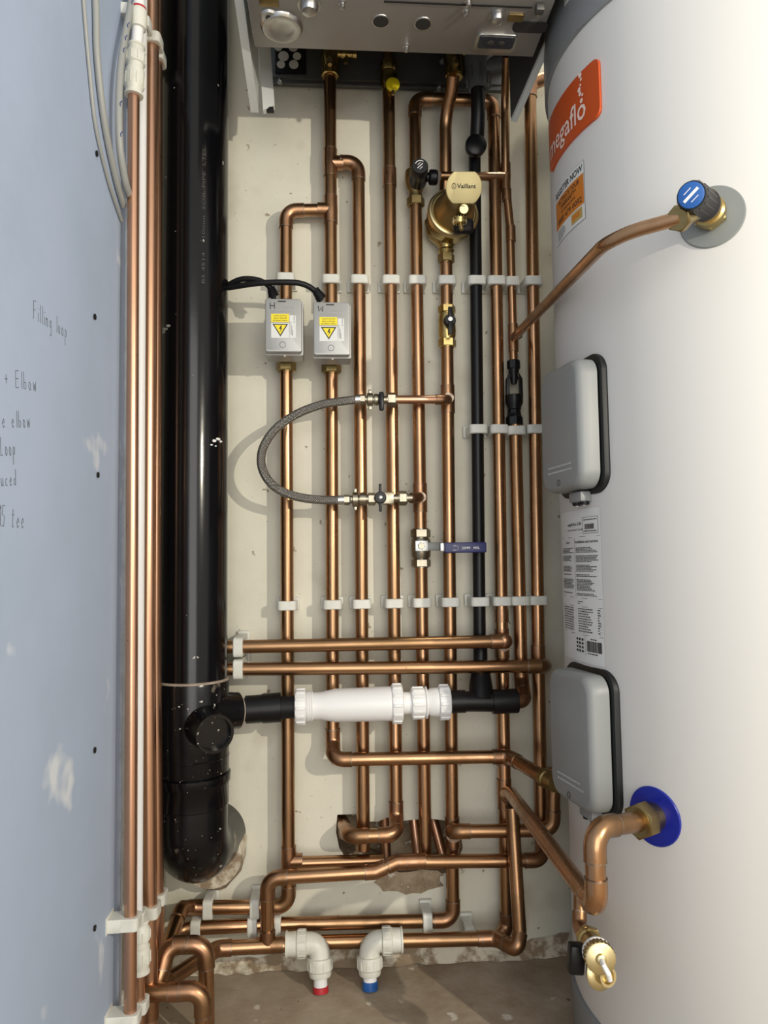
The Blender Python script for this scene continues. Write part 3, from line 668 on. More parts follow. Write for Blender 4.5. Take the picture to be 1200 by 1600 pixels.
# ================================================================ FLEX HOSE + FILLING VALVES
YF = -.078
hp_ = [(562, 624, YF), (535, 627, YF), (500, 633, YF-.005), (460, 649, YF-.01), (428, 673, YF-.012), (410, 703, YF-.012), (410, 733, YF-.012), (428, 760, YF-.01), (460, 775, YF-.006), (500, 781, YF-.002), (548, 781, YF)]
root, path = cable('braided_hose', 'braided steel flexible filling hose looping left between two lever valves', hp_, .0072, M['braid'], 'hose')
me = root.data; uvl = me.uv_layers.new(name='UVMap'); tot = [0]
for i in range(1, len(path)): tot.append(tot[-1]+(path[i]-path[i-1]).length)
for poly in me.polygons:
    js = [v for v in poly.vertices]; 
    if len(js) != 4: continue
    cols = [j % 16 for j in js]; wrap = max(cols)-min(cols) > 8
    for li, j in zip(poly.loop_indices, js):
        c = j % 16; c = c+16 if (wrap and c < 8) else c
        uvl.data[li].uv = (tot[j//16]*44, c/16*2)
for a, b in (((560, 624, YF), (575, 624, YF)), ((545, 781, YF), (550, 781, YF))):
    pass
m_ = MB(); m_.tube([at(555, 624.5, YF), at(563, 624.2, YF)], .0083, M['steel'], 24); m_.hexnut(at(562, 624.2, YF), X, .009, .0088, M['nickel'], 0, Z); m_.build('end_fitting', root)
m_ = MB(); m_.tube([at(528, 781.5, YF), at(538, 781.2, YF)], .0083, M['steel'], 24); m_.hexnut(at(537, 781.2, YF), X, .010, .0088, M['nickel'], 0, Z); m_.build('end_fitting', root)
def wing(mb, c, r=.0125):
    mb.lathe(c-X*.005, X, [(0, r-.003), (.001, r-.001), (.009, r-.001), (.010, r-.003)], M['nickel'], 28)
    for s in (1, -1): mb.box(c+V3((0, 0, s*(r+.001))), (.0055, .004, .008), M['nickel'], None, .0012)
t = thing('filling_valve', 'upper nickel lever valve of the filling loop, black lever seen edge on', 'valve', at(595, 625, YF))
m_ = MB(); m_.tube([at(572, 624.5, YF), at(612, 625, YF)], .0068, M['nickel'], 24); m_.lathe(at(584, 624.5, YF), X, [(0, .0095), (.004, .0105), (.008, .0095)], M['nickel']); m_.build('body', t)
m_ = MB(); wing(m_, at(578, 624.5, YF), .0125); m_.build('wing_nut', t)
m_ = MB(); m_.hexnut(at(605, 625, YF), X, .014, .0128, M['nickel'], 0, Z); m_.build('compression_nut', t)
m_ = MB(); q = at(596, 627, YF-.012); m_.box(q, (.0085, .010, .032), M['black'], None, .003); m_.build('lever', t)
pipe('short thin copper pipe from the upper filling valve to the filter riser tee', [(616, 624.5, YF+.01), (697, 624.5, -.060), (700, 624.5, YP)], r=R15, m='copperl')
t = thing('filling_valve', 'lower nickel lever valve of the filling loop, round black lever facing out', 'valve', at(595, 779, YF))
m_ = MB(); m_.tube([at(545, 780.5, YF), at(644, 778, YF)], .0068, M['nickel'], 24); m_.box(at(603, 779, YF), (.026, .020, .0205), M['nickel'], None, .002); m_.hexnut(at(575, 780, YF), X, .012, .0108, M['nickel'], 0, Z)
m_.lathe(at(562, 780, YF), X, [(0, .0108), (.010, .0108)], M['nickel']); m_.build('body', t)
m_ = MB(); wing(m_, at(555, 780.5, YF), .0135); m_.build('wing_nut', t)
m_ = MB(); m_.hexnut(at(623, 778.5, YF), X, .013, .0125, M['nickel'], 0, Z); m_.build('compression_nut', t)
m_ = MB(); q = at(594, 778, YF-.011); m_.lathe(q, F, [(0, .0100), (.006, .0100), (.009, .0085)], M['black'], 32)
m_.prism([(-.0028, 0), (.0028, 0), (.0022, .023), (-.0022, .023)], q+F*.001, X, Z, F*.006, M['black'], .001); m_.prism([(-.0028, 0), (.0028, 0), (.0022, -.023), (-.0022, -.023)], q+F*.001, X, Z, F*.006, M['black'], .001); m_.build('lever', t)
m_ = MB(); m_.lathe(q+F*.009, F, [(0, .0038), (.002, .0038), (.003, .0025)], M['steel'], 20); m_.build('lever_screw', t)
pipe('thin brown stub from the lower filling valve into the riser tee', [(640, 778.5, YF), (654, 777, YF+.01), (655, 777, YP)], r=R15, m='copperf')
# ================================================================ BALL VALVE, blue lever
t = thing('ball_valve', 'nickel ball valve with a long navy blue lever pointing right', 'valve', lp('v5', 855))
m_ = MB(); c = lp('v5', 856); m_.lathe(c, Z, [(-.030, .0120), (-.020, .0130), (-.015, .0165), (0, .0175), (.014, .0165), (.018, .0130), (.028, .012)], M['nickel'], 36); m_.build('body', t)
m_ = MB(); m_.hexnut(lp('v5', 843-3), Z, .0145, .0172, M['nickel'], 0, X); m_.build('upper_nut', t)
m_ = MB(); m_.hexnut(lp('v5', 886), Z, .0135, .0168, M['nickel'], 0, X); m_.build('lower_nut', t)
q = at(658, 853, -.062); m_ = MB(); m_.tube([q+V3((0, .02, 0)), q], .007, M['nickel'], 20); m_.box(q+V3((.001, -.001, 0)), (.022, .003, .018), M['steel'], None, .0006)
m_.hexnut(q+F*.002, F, .005, .0065, M['nickel']); m_.box((q+at(688, 855, -.062))/2+V3((.004, 0, 0)), (.030, .0022, .0140), M['sheetd'], None, .0006); m_.build('handle_plate', t)
m_ = MB(); a = at(694, 855, -.066); b = at(760, 856, -.068); m_.box((a+b)/2, ((b-a).length, .0065, .0178), M['navy'], None, .0022, 3); m_.build('lever_sleeve', t)
m_ = MB(); m_.box(at(691, 855, -.066), (.0075, .007, .0145), M['steel'], None, .001)
m_.build('lever_neck', t)
m_ = MB(); pl = Pl(at(707, 859, -.0718), X, Z)
put_text(m_, '22MM', pl, M['whitei'], .0140, .0042, .0160, .0008, .0001); put_text(m_, 'MSL', pl, M['whitei'], .0105, .0042, .0360, .0008, .0001)
put_text(m_, 'ON', pl, M['whitei'], .0050, .0024, .0015, .0055); put_text(m_, 'OFF', pl, M['whitei'], .0058, .0024, .0008, -.0020)
m_.tube([pl(.0075+.0022*math.cos(a), .0028+.0045*math.sin(a)) for a in [(-1.2+.4*i) for i in range(7)]], .0003, M['whitei'], 5); m_.build('lever_print', t)
# ================================================================ brass lever valve under filter
t = thing('brass_lever_valve', 'brass valve with a small black lever on the pipe below the gold filter', 'valve', lp('v6', 510))
m_ = MB(); m_.lathe(lp('v6', 512), Z, [(-.024, .0125), (-.016, .0150), (-.006, .0158), (.006, .0150), (.012, .0158), (.024, .0135)], M['brass'], 36); m_.build('body', t)
m_ = MB(); m_.hexnut(lp('v6', 490), Z, .0135, .0155, M['brass'], 0, X); m_.build('upper_nut', t)
m_ = MB(); m_.hexnut(lp('v6', 543), Z, .0145, .0158, M['brass'], 0, X); m_.build('lower_nut', t)
q = at(703, 500, -.063); m_ = MB(); m_.lathe(q+V3((0, .008, 0)), F, [(0, .0105), (.008, .0105), (.011, .009)], M['black'], 32)
m_.prism([(-.0035, -.002), (.0035, -.002), (.004, .022), (-.003, .022)], q, X, Z, F*.006, M['black'], .001); m_.prism([(-.0035, .002), (.0035, .002), (.004, -.026), (-.003, -.026)], q, X, Z, F*.006, M['black'], .001); m_.build('lever', t)
m_ = MB(); m_.hexnut(q+F*.003, F, .0022, .0048, M['steel']); m_.lathe(q+F*.005, F, [(0, .0022), (.001, .0022)], M['brassl'], 14); m_.build('lever_nut', t)
# ================================================================ black capped relief/fill valve V5
t = thing('safety_valve', 'brass safety valve with a slanted black cap bearing white marks', 'valve', lp('v5', 290))
m_ = MB(); m_.lathe(lp('v5', 318), Z, [(0, .0135), (.01, .0125), (.02, .0115), (.03, .016), (.045, .019), (.058, .0185), (.062, .013)], M['brassd'], 32); m_.build('body', t)
m_ = MB(); m_.hexnut(lp('v5', 323), Z, .016, .0160, M['brassd'], 0, X); m_.build('compression_nut', t)
a = at(653, 282, -.05); b = at(656.5, 259, -.105); ax = (b-a).normalized(); L = (b-a).length
m_ = MB(); m_.lathe(a, ax, [(-.004, .0155), (.01, .0160), (.02, .0140), (.028, .0150), (L-.003, .0140), (L, .0125)], M['black'], 36); m_.build('cap', t)
m_ = MB(); u_ = (X*.75+Z*.66); u_ = (u_-ax*u_.dot(ax)).normalized(); v_ = ax.cross(u_); 
if v_.z < 0: v_ = -v_
pl = Pl(b+ax*.0005, u_, v_); pl.n = V3((0, 0, 0))
m_.tube([pl(.0088*math.cos(a_), .0088*math.sin(a_)) for a_ in [(.2+.2*i) for i in range(10)]], .0007, M['whitei'], 6)
m_.box(b+ax*.0006, (.012, .0004, .0012), M['whitei'], Matrix((u_, ax, v_)).transposed())
for i in (-1, 1): m_.box(b+ax*.0006+v_*.0038*i+u_*.001*i, (.007, .0004, .0008), M['whitei'], Matrix((u_, ax, v_)).transposed())
m_.build('cap_print', t)
m_ = MB(); a = at(664, 277, -.058); m_.lathe(a, X, [(0, .0075), (.006, .0080), (.008, .0125), (.010, .0135), (.019, .0135), (.020, .0120), (.0215, .0125), (.0225, .0095)], M['black'], 12); m_.build('outlet_collar', t)
# ================================================================ GOLD FILTER
t = thing('system_filter', 'gold coloured brass system filter with a round cap lettered Vaillant', 'filter', at(703, 345, -.07))
A_ = at(699, 352, -.035); B_ = at(727, 293, -.150); ax = (B_-A_).normalized(); L = (B_-A_).length
m_ = MB(); body_c = at(700, 348, -.045)
m_.lathe(A_, ax, [(-.012, .012), (-.006, .030), (.004, .039), (.018, .0425), (.034, .0430)], M['brass'], 56)
m_.lathe(lp('v6', 398, -.035), Z, [(0, .0110), (.006, .0150), (.010, .0125), (.016, .0145), (.024, .022), (.036, .034), (.06, .038), (.07, .03)], M['brass'], 48)
m_.build('body', t)
m_ = MB(); m_.lathe(A_, ax, [(.034, .0425), (.035, .0450), (.040, .0455), (.044, .0430), (.045, .0400), (.043, .038), (.043, .036)], M['brassl'], 56); m_.build('rim_ring', t)
m_ = MB(); m_.lathe(A_, ax, [(.040, .0375), (.050, .0350), (.070, .0295), (L-.030, .0265), (L-.020, .0200)], M['brassd'], 48); m_.build('tapered_neck', t)
# cap: disc with two flats
m_ = MB(); Rr = .0295; out = []
ang = math.acos(.82)
for a0, a1 in ((math.pi/2-ang, -math.pi/2+ang), (-math.pi/2-ang, -3*math.pi/2+ang)):
    for k in range(13): a = a0+(a1-a0)*k/12; out.append((Rr*math.cos(a), Rr*math.sin(a)))
fcn = (CAM-B_).normalized(); fcn = (fcn*.75+V3((0, -1, -.05))*.25).normalized(); ux = X.copy(); ux = (ux-fcn*ux.dot(fcn)).normalized(); uz = fcn.cross(ux)
if uz.z < 0: uz = -uz
cpos = at(725, 293, -.150)
m_.prism(out, cpos-fcn*.034, ux, uz, fcn*.034, M['brassf'], .0015); m_.build('cap', t)
pl = Pl(cpos+fcn*.0005, ux, uz); pl.n = V3((0, 0, 0)); m_ = MB()
put_text(m_, 'Vaillant', pl, M['ink'], .0305, .0068, -.0112, -.0010, .00018)
ring = [pl(-.0166+.0034*math.cos(a*.35), .0018+.0040*math.sin(a*.35)) for a in range(19)]; m_.tube(ring, .00035, M['ink'], 5)
m_.tube([pl(-.0182, .0045), pl(-.0178, .0075), pl(-.0170, .0050), pl(-.0162, .0050), pl(-.0154, .0075), pl(-.0150, .0045)], .0003, M['ink'], 5)
m_.tube([pl(-.0180, .0030), pl(-.0166, -.0005), pl(-.0152, .0030)], .0004, M['ink'], 5)
m_.build('cap_lettering', t)
m_ = MB(); q = at(726.5, 322, -.148); m_.lathe(q+V3((0, .012, 0)), fcn, [(0, .0080), (.010, .0080), (.012, .0070)], M['brassl'], 28); m_.box(q+fcn*.0005+V3((0, 0, 0)), (.013, .0008, .0012), M['ink']); m_.lathe(q+fcn*.0002, fcn, [(0, .0022), (.0005, .0022)], M['ink'], 12); m_.build('vent_screw', t)
m_ = MB(); q = at(720, 350, -.118); m_.box(q+V3((.006, .008, 0)), (.034, .016, .026), M['blackm'], None, .007, 4); m_.build('drain_recess', t)
m_ = MB(); q = at(719, 342, -.134)
m_.lathe(q+V3((0, .004, -.006)), V3((0, -.25, 1)), [(0, .0098), (.001, .0112), (.009, .0112), (.010, .0098)], M['brass'], 30)
for i in range(16):
    a = 2*math.pi*i/16; m_.box(q+V3((.0110*math.cos(a), .004+.0110*math.sin(a), -.001)), (.0016, .0016, .009), M['brassl'], None, .0003)
m_.tube([q+V3((.002, -.002, -.02)), q+V3((0, .0, -.006))], .0035, M['brass'], 14); m_.build('drain_cap', t)
m_ = MB(); m_.hexnut(lp('v6', 411), Z, .0155, .0150, M['brassd'], 0, X); m_.build('union_nut', t)
# ================================================================ TUNDISH
t = thing('tundish', 'black plastic tundish with an open window on the discharge pipe', 'tundish', lp('v8', 610))
q = lp('v8', 600, YP); zt = lambda py: at(803, py, YP).z
xc = lambda py: V3((at(803+ (py-600)*.015, py, YP).x, YP, zt(py)))
m_ = MB(); m_.lathe(xc(575), Z, [(-.002, .0108), (0, .0120), (.012, .0120), (.0135, .010)], M['black'], 8); m_.tube([xc(575), xc(583)], .0092, M['black'], 28); m_.tube([xc(583), xc(600)], [.0080, .0052], M['black'], 24); m_.build('inlet', t)
m_ = MB()
for s in (1, -1):
    m_.prism([(0, 0), (.0045, -.003), (.0095, -.012), (.0100, -.045), (.0045, -.045), (.0045, -.014), (0, -.006)] if s > 0 else [(0, 0), (-.0045, -.003), (-.0095, -.012), (-.0100, -.045), (-.0045, -.045), (-.0045, -.014), (0, -.006)], xc(582)+V3((s*.0048, .005, 0)), X, Z, F*.010, M['black'], .001)
m_.build('side_arms', t)
m_ = MB(); zb_ = zt(640); m_.lathe(xc(640), Z, [(0, .0115), (.004, .0120), (.012, .0155), (zt(618)-zb_, .0155), (zt(617)-zb_, .012)], M['black'], 32); m_.lathe(xc(664), Z, [(0, .0155), (.013, .0155), (.015, .0135), (.022, .0118), (.026, .0115)], M['black'], 8); m_.build('outlet_cup', t)
# ================================================================ BOILER
zp = 1.441; zr = .0
PR = lambda px, py: atz(px, py, zp)
L0 = PR(398, 72).x; Rr_ = PR(833, 88).x
t = thing('boiler', 'underside of a wall hung boiler, grey sheet metal tray with screws and holes', 'boiler', (.11, -.2, zp))
m_ = MB(); m_.box(((L0+Rr_)/2, -.335, zp+.002), (Rr_-L0, .170, .004), M['sheet'], None, .0005)
m_.box(((L0+Rr_)/2, -.251, zp+.012), (Rr_-L0, .002, .022), M['sheet']); m_.build('bottom_plate', t)
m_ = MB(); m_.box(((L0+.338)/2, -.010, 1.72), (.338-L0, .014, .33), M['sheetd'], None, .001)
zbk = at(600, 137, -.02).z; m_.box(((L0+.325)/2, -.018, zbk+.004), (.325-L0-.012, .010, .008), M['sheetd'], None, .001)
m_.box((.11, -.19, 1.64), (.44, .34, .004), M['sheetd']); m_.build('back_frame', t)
m_ = MB(); m_.box((.11, -.21, 2.02), (.446, .38, .76), M['casing'], None, .004); m_.box((.11, -.405, 1.545), (.440, .004, .200), M['casing'])
for s_x in (-.109, .329): m_.box((s_x, -.335, 1.545), (.003, .140, .200), M['casing'])
m_.build('casing', t)
def side_panel(pts, th, name, h=.24):
    m_ = MB(); A_, B_ = pts; d = (B_-A_).normalized(); nrm = V3((0, 0, 1)).cross(d).normalized()
    vs = [A_, B_, B_+V3((0, 0, h)), A_+V3((0, 0, h))]; vs = vs+[v+nrm*th for v in vs]
    m_.add(vs, [(0, 1, 2, 3), (4, 7, 6, 5), (0, 4, 5, 1), (1, 5, 6, 2), (2, 6, 7, 3), (3, 7, 4, 0)], M['casing'])
    m_.build(name, t)
a = at(403, 176, -.13); b = at(380, -20, -.33); b.z = a.z = (a.z+b.z)/2
side_panel((at(404, 176, -.13), at(379, -10, -.32)), -.0125, 'side_panel')
side_panel((at(799, 190, -.13), at(882, 0, -.315)), .010, 'side_panel')
A_, B_ = at(799, 190, -.13)+V3((-.0012, 0, .006)), at(882, 0, -.315)+V3((-.0012, 0, .006)); m_ = MB()
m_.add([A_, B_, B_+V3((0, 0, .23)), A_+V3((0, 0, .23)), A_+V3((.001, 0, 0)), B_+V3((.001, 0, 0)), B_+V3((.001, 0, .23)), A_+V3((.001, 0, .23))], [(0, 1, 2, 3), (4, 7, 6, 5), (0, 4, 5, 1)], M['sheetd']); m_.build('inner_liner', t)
m_ = MB(); a = at(413, 172, -.125); b = at(407, 72, -.115)
vs = [at(411, 172, -.13), at(429, 164, -.12), at(422, 70, -.10), at(404, 70, -.11)]; vs += [v+V3((0, .012, 0)) for v in vs]
m_.add(vs, [(0, 1, 2, 3), (4, 7, 6, 5), (0, 4, 5, 1), (1, 5, 6, 2), (2, 6, 7, 3), (3, 7, 4, 0)], M['casing'])
m_.box(at(422, 172, -.12), (.012, .01, .006), M['blackm'], None, .001); m_.build('side_bracket', t)
# black knockout grille on back panel
m_ = MB(); c = at(454, 92, -.020); s_ = .888
w_ = at(478, 92, -.02).x-at(430, 92, -.02).x; m_.box(c, (w_, .003, .056), M['blackm'], None, .001)
for px, py, r in ((433, 74, 7), (456, 74, 8), (441, 88, 9), (462, 88, 7), (437, 101, 7), (457, 101, 8)):
    q = at(px+2, py, -.0225); m_.lathe(q, F, [(0, r*.00105), (.0008, r*.00105)], M['clip'], 20)
m_.build('knockout_grille', t)
def on_plate(mb, px, py, prof, m, sc=(1, 1), seg=28):
    mb.lathe(PR(px, py), (0, 0, -1), prof, m, seg)
m_ = MB(); on_plate(m_, 440, 42, [(-.001, .031), (.002, .0295), (.0045, .0270), (.0050, .0230), (.0025, .0170), (.0012, .0080), (.0010, .001)], M['steel'])
on_plate(m_, 421, 25, [(0, .013), (.003, .0110), (.0035, .003)], M['steel']); on_plate(m_, 420, 24, [(.003, .0045), (.0040, .0045)], M['ink']); m_.build('pressed_dimple', t)
for px, py in ((595, 33), (661, 37)):
    m_ = MB(); on_plate(m_, px, py, [(-.001, .0135), (.0008, .0128), (.0010, .0115)], M['steel']); on_plate(m_, px, py, [(.0006, .0112), (.0012, .0110)], M['ink']); m_.build('cable_hole', t)
for px, py, r in ((483, 8, .0125), (777, 23, .0095)):
    m_ = MB(); on_plate(m_, px, py, [(-.001, r*1.35), (.001, r*1.3), (.001, r*1.02), (.005, r), (.010, r*.8), (.0125, r*.3)], M['steel']); m_.build('dome_plug', t)
for px, py in ((535, 5), (728, 17), (635, 73), (732, 2), (842, 17), (438, 128), (686, 138), (691, 97)):
    m_ = MB(); q = PR(px, py) if py < 80 else at(px, py, -.024); d_ = V3((0, 0, -1)) if py < 80 else F
    m_.lathe(q, d_, [(-.001, .0052), (.001, .0052), (.0015, .0035), (.007, .0033), (.008, .0018)], M['steel'], 16); m_.build('screw', t)
m_ = MB(); c = PR(774, 66); m_.prism(rrect(.062, .038, .008), c+V3((0, 0, .001)), X, V3((0, 1, 0)), V3((0, 0, -.004)), M['steel'], .001); m_.build('sensor_frame', t)
m_ = MB(); m_.prism(rrect(.053, .024, .005), c+V3((.0, -.004, -.003)), X, V3((0, 1, 0)), V3((0, 0, -.0015)), M['sensor'])
for s in (-1, 1): m_.lathe(c+V3((s*.008, -.004, -.0045)), (0, 0, -1), [(0, .005), (.0006, .004)], M['sheetd'], 20)
m_.build('sensor_window', t)
m_ = MB(); c = PR(828, 42); m_.prism(rrect(.050, .022, .009), c, X, V3((0, 1, 0)), V3((0, 0, -.0012)), M['ink']); m_.build('cable_slot', t)
for px, py, w_ in ((420, 3, .026), (806, 27, .022)):
    m_ = MB(); m_.box(PR(px, py)+V3((0, 0, -.001)), (w_, .014, .002), M['brassd'], None, .0004); m_.build('rating_tag', t)
m_ = MB(); a = PR(600, 3); b = PR(832, 10); m_.box(((a+b)/2)+V3((0, 0, -.0008)), ((b-a).length, .0018, .0012), M['blackm']); m_.box(PR(843, 8)+V3((0, 0, -.006)), (.012, .012, .010), M['sheetd'], None, .002); m_.build('tray_lip', t)
m_ = MB(); m_.box((.285, -.11, 1.60), (.085, .18, .06), M['blackm'], None, .01); m_.build('black_duct', t)
# valves under the boiler
def boiler_valve(px, Y, lab, dx):
    t = thing('isolation_valve', lab, 'valve', at(px, 100, Y), 'brass isolation valves under the boiler'); c = at(px, 118, Y)
    m_ = MB(); m_.lathe(c, Z, [(0, .0150), (.010, .0165), (.012, .0140), (.026, .0165), (.038, .0165), (.042, .0120), (.060, .0120), (.075, .0145), (.20, .0145)], M['brass'], 32); m_.build('body', t)
    m_ = MB(); m_.hexnut(c+V3((0, 0, -.003)), Z, .015, .0168, M['brass'], 0, X); m_.build('compression_nut', t)
    m_ = MB(); q = c+V3((.012, -.004, .038)); m_.lathe(q, X, [(0, .0060), (.008, .0060), (.009, .0085), (.016, .0085), (.017, .0055), (.028, .0055), (.029, .0070), (.036, .0070), (.037, .004)], M['brass'], 24); m_.tube([q+X*.017, q+V3((.017, 0, -.017))], .0042, M['brassd'], 16); m_.build('test_point', t)
    m_ = MB(); q = c+V3((0, -.016, .022)); m_.box(q, (.010, .006, .006), M['brass'], None, .0015); m_.tube([q, q+V3((0, -.004, -.016))], .0038, M['brassl'], 14); m_.build('spindle', t)
boiler_valve(515.5, -.035, 'left brass isolation valve with a test point under the boiler', 1)
boiler_valve(710, -.085, 'right brass isolation valve above the bent pipe under the boiler', 1)
t = thing('gas_valve', 'brass gas cock with a bright yellow disc under the boiler', 'valve', lp('v4', 120))
m_ = MB(); c = lp('v4', 142); m_.lathe(c, Z, [(0, .0115), (.012, .0150), (.03, .0155), (.036, .012), (.04, .0145), (.052, .0145), (.056, .009)], M['brass'], 28); m_.tube([c+V3((0, 0, .05)), c+V3((0, 0, .2))], .0085, M['copper'], 24); m_.build('body', t)
m_ = MB(); q = at(614, 130, -.057); m_.lathe(q+V3((0, .008, 0)), F, [(0, .0115), (.006, .0125), (.008, .0105)], M['yellow'], 30); m_.box(q+V3((0, -.001, 0)), (.004, .003, .014), M['yellow'], None, .001); m_.build('yellow_disc', t)
m_ = MB(); m_.tube([q+V3((0, .004, -.010)), q+V3((0, .002, -.020))], .003, M['brassl'], 14); m_.build('spindle', t)
# ================================================================ TANK
t = thing('hot_water_tank', 'large white cylindrical hot water tank filling the right side', 'tank', (TX, TY, 0))
m_ = MB(); m_.lathe((TX, TY, 0), Z, [(.085, TR-.004), (.095, TR), (1.45, TR)], M['tank'], 160); m_.build('jacket', t)
zrim = 1.388
m_ = MB(); m_.lathe((TX, TY, 0), Z, [(zrim, TR), (zrim+.001, TR+.0045), (zrim+.10, TR+.0045), (zrim+.13, TR-.01), (zrim+.15, TR-.06)], M['tankd'], 160); m_.build('top_rim', t)
m_ = MB(); m_.lathe((TX, TY, 0), Z, [(0, TR-.004), (.004, TR), (.080, TR+.0035), (.088, TR+.003), (.090, TR-.003)], M['tankd'], 160); m_.build('base_rim', t)
def cyl_hit(px, py, r=TR):
    d = ray(px, py); o = V3((CAM.x-TX, CAM.y-TY)); a = d.x**2+d.y**2; b = 2*(o.x*d.x+o.y*d.y); c = o.x**2+o.y**2-r*r
    D = max(b*b-4*a*c, 0); p = CAM+d*((-b-math.sqrt(D))/(2*a)); return math.atan2(p.x-TX, -(p.y-TY)), p.z
# orange badge, wraps round the left of the tank
a1, zt1 = cyl_hit(938, 88); _, zb1 = cyl_hit(938, 182)
aw = .150; fn = Cy(a1-aw/TR, (zt1+zb1)/2, .004)
hh = zt1-zb1; out = rrect(aw, hh, .010, 8); m_ = MB()
# grid-filled curved slab
def curved_slab(mb, fn_, w, h, rc, m, th, nx=26):
    cols = []
    for i in range(nx+1):
        x = w*(.5-.5*math.cos(math.pi*i/nx)); dx = max(rc-x, x-(w-rc), 0); hv = h/2-(rc-math.sqrt(max(rc*rc-dx*dx, 0))); cols.append((x, hv))
    vs = []; fs = []; rin = fn_.r
    for x, hv in cols:
        for q, rr in ((-1, rin-th), (-1, rin-.0008), (-.985, rin), (.985, rin), (1, rin-.0008), (1, rin-th)):
            fn_.r = rr; vs.append(fn_(x, hv*q))
    fn_.r = rin
    for i in range(nx):
        for k in range(5): fs.append((i*6+k, (i+1)*6+k, (i+1)*6+k+1, i*6+k+1))
    fs.append(tuple(range(6))); fs.append(tuple(nx*6+k for k in range(5, -1, -1))); mb.add(vs, fs, m)
curved_slab(m_, fn, aw, hh, .010, M['orange'], .0042); badge = m_.build('orange_badge', t, label='raised orange badge lettered megaflo')
m_ = MB(); fn2 = Cy(a1-aw/TR, (zt1+zb1)/2, .0046)
put_text(m_, 'megaflo', fn2, M['pink'], .112, .0300, .012, -.026, .0004)
for bx, by, br in ((.1160, .0050, .0032), (.1185, .0120, .0020), (.1135, .0160, .0030), (.1120, .0225, .0034), (.1150, .0275, .0018), (.1165, .0345, .0022), (.1150, .0410, .0034), (.1120, .0440, .0015)):
    m_.add([fn2(bx+br*math.cos(k*.524), by-.006+br*math.sin(k*.524)) for k in range(12)], [tuple(range(12))], M['pink'])
m_.build('badge_lettering', badge)
# REGISTER NOW sticker
ar, zr1 = cyl_hit(912, 250); _, zr2 = cyl_hit(912, 343); sw = .092; sh = zr1-zr2
fn = Cy(ar-sw/TR, zr2, .0005); fn3 = Cy(ar-sw/TR, zr2, .0009); m_ = MB()
patch(m_, Cy(ar-sw/TR, zr2, .0003), -.0005, sw+.0005, -.0005, sh+.0005, M['ink'], 24); patch(m_, fn, 0, sw, 0, sh, M['paper'], 24)
patch(m_, Cy(ar-sw/TR, zr2, .0007), .001, sw-.001, sh*.27, sh*.79, M['orangel'], 24)
put_text(m_, 'REGISTER NOW', fn3, M['ink'], sw-.006, sh*.115, .003, sh*.84, .0002)
for txt, w_, y_, h_ in (('ACTIVATE YOUR', .066, .665, .085), ('WARRANTY*', .048, .555, .085), ('BY CALLING NOW', .044, .475, .042), ('0800 479 0092', .076, .325, .100)):
    put_text(m_, txt, fn3, M['ink'], w_, sh*h_, (sw-w_)/2+.002, sh*y_, .0001)
patch(m_, fn3, sw-.034, sw-.006, sh*.06, sh*.24, M['gold'], 6); patch(m_, Cy(ar-sw/TR, zr2, .0011), sw-.031, sw-.012, sh*.12, sh*.20, M['orangel'], 6)
for i in range(5): patch(m_, fn3, .006, .030+.01*random.random(), sh*(.05+.04*i), sh*(.06+.04*i), M['ink'], 4)
m_.build('register_sticker', t, label='small orange and white sticker headed REGISTER NOW')
# long data label
al, zl1 = cyl_hit(937, 792); al2, zl2 = cyl_hit(939, 1041); lw = .135; lh = zl1-zl2; fn = Cy(al-lw/TR, zl2, .0005); _fi = Cy(al-lw/TR, zl2, .0010); fi = (lambda u, v: _fi(u, lh-(lh-v)*.63)); fi = type('F', (), {'n': V3((0, 0, 0)), '__call__': lambda self, u, v: _fi(u, lh-(lh-v)*.63)})(); m_ = MB()
patch(m_, fn, 0, lw+.001, 0, lh, M['paper'], 24); m_.build('data_label', t, label='tall white printed data label'); m_ = MB()
def bar(u0, u1, v, h=.0011): patch(m_, fi, u0, u1, v, v+h, M['ink'], 3)
def words(u0, u1, v, h=.0016):
    u = u0
    while u < u1-.003:
        w_ = random.uniform(.002, .007); patch(m_, fi, u, min(u+w_, u1), v, v+h, M['ink'], 1); u += w_+.0011
put_text(m_, 'megaflo Eco 210i', fi, M['ink'], .046, .0065, .045, lh-.033, .0001); put_text(m_, 'Indirect Unvented Cylinder', fi, M['ink'], .052, .0042, .045, lh-.044)
put_text(m_, 'Installation and service', fi, M['ink'], .058, .0060, lw-.063, lh-.071, .0001)
put_text(m_, 'Safety', fi, M['ink'], .018, .0055, .034, lh-.071)
# barcode box
for u in (lw-.040, lw-.004): patch(m_, fi, u, u+.0006, lh-.052, lh-.018, M['ink'], 1)
bar(lw-.040, lw-.0034, lh-.018, .0006); bar(lw-.040, lw-.0034, lh-.052, .0006); words(lw-.037, lw-.006, lh-.024)
u = lw-.034
while u < lw-.012: w_ = random.choice((.0004, .0008, .0012)); patch(m_, fi, u, u+w_, lh-.043, lh-.032, M['ink'], 1); u += w_+random.choice((.0003, .0006))
words(lw-.037, lw-.007, lh-.048, .002)
bar(.01, lw, lh-.058, .0007); v = lh-.082
for blk in (4, 5, 5, 2, 8, 2):
    for i in range(blk): words(lw-.062, lw-random.uniform(.004, .025), v); words(.012, lw-random.uniform(.068, .085), v) if random.random() < .85 else None; v -= .0031
    v -= .0045
patch(m_, fi, lw-.066, lw-.0655, v+.003, lh-.060, M['ink'], 1)
bar(.01, lw, v+.002, .0007); v -= .006; words(lw-.06, lw-.045, v); v -= .004; words(lw-.06, lw-.05, v); v -= .006; bar(.01, lw, v, .0008)
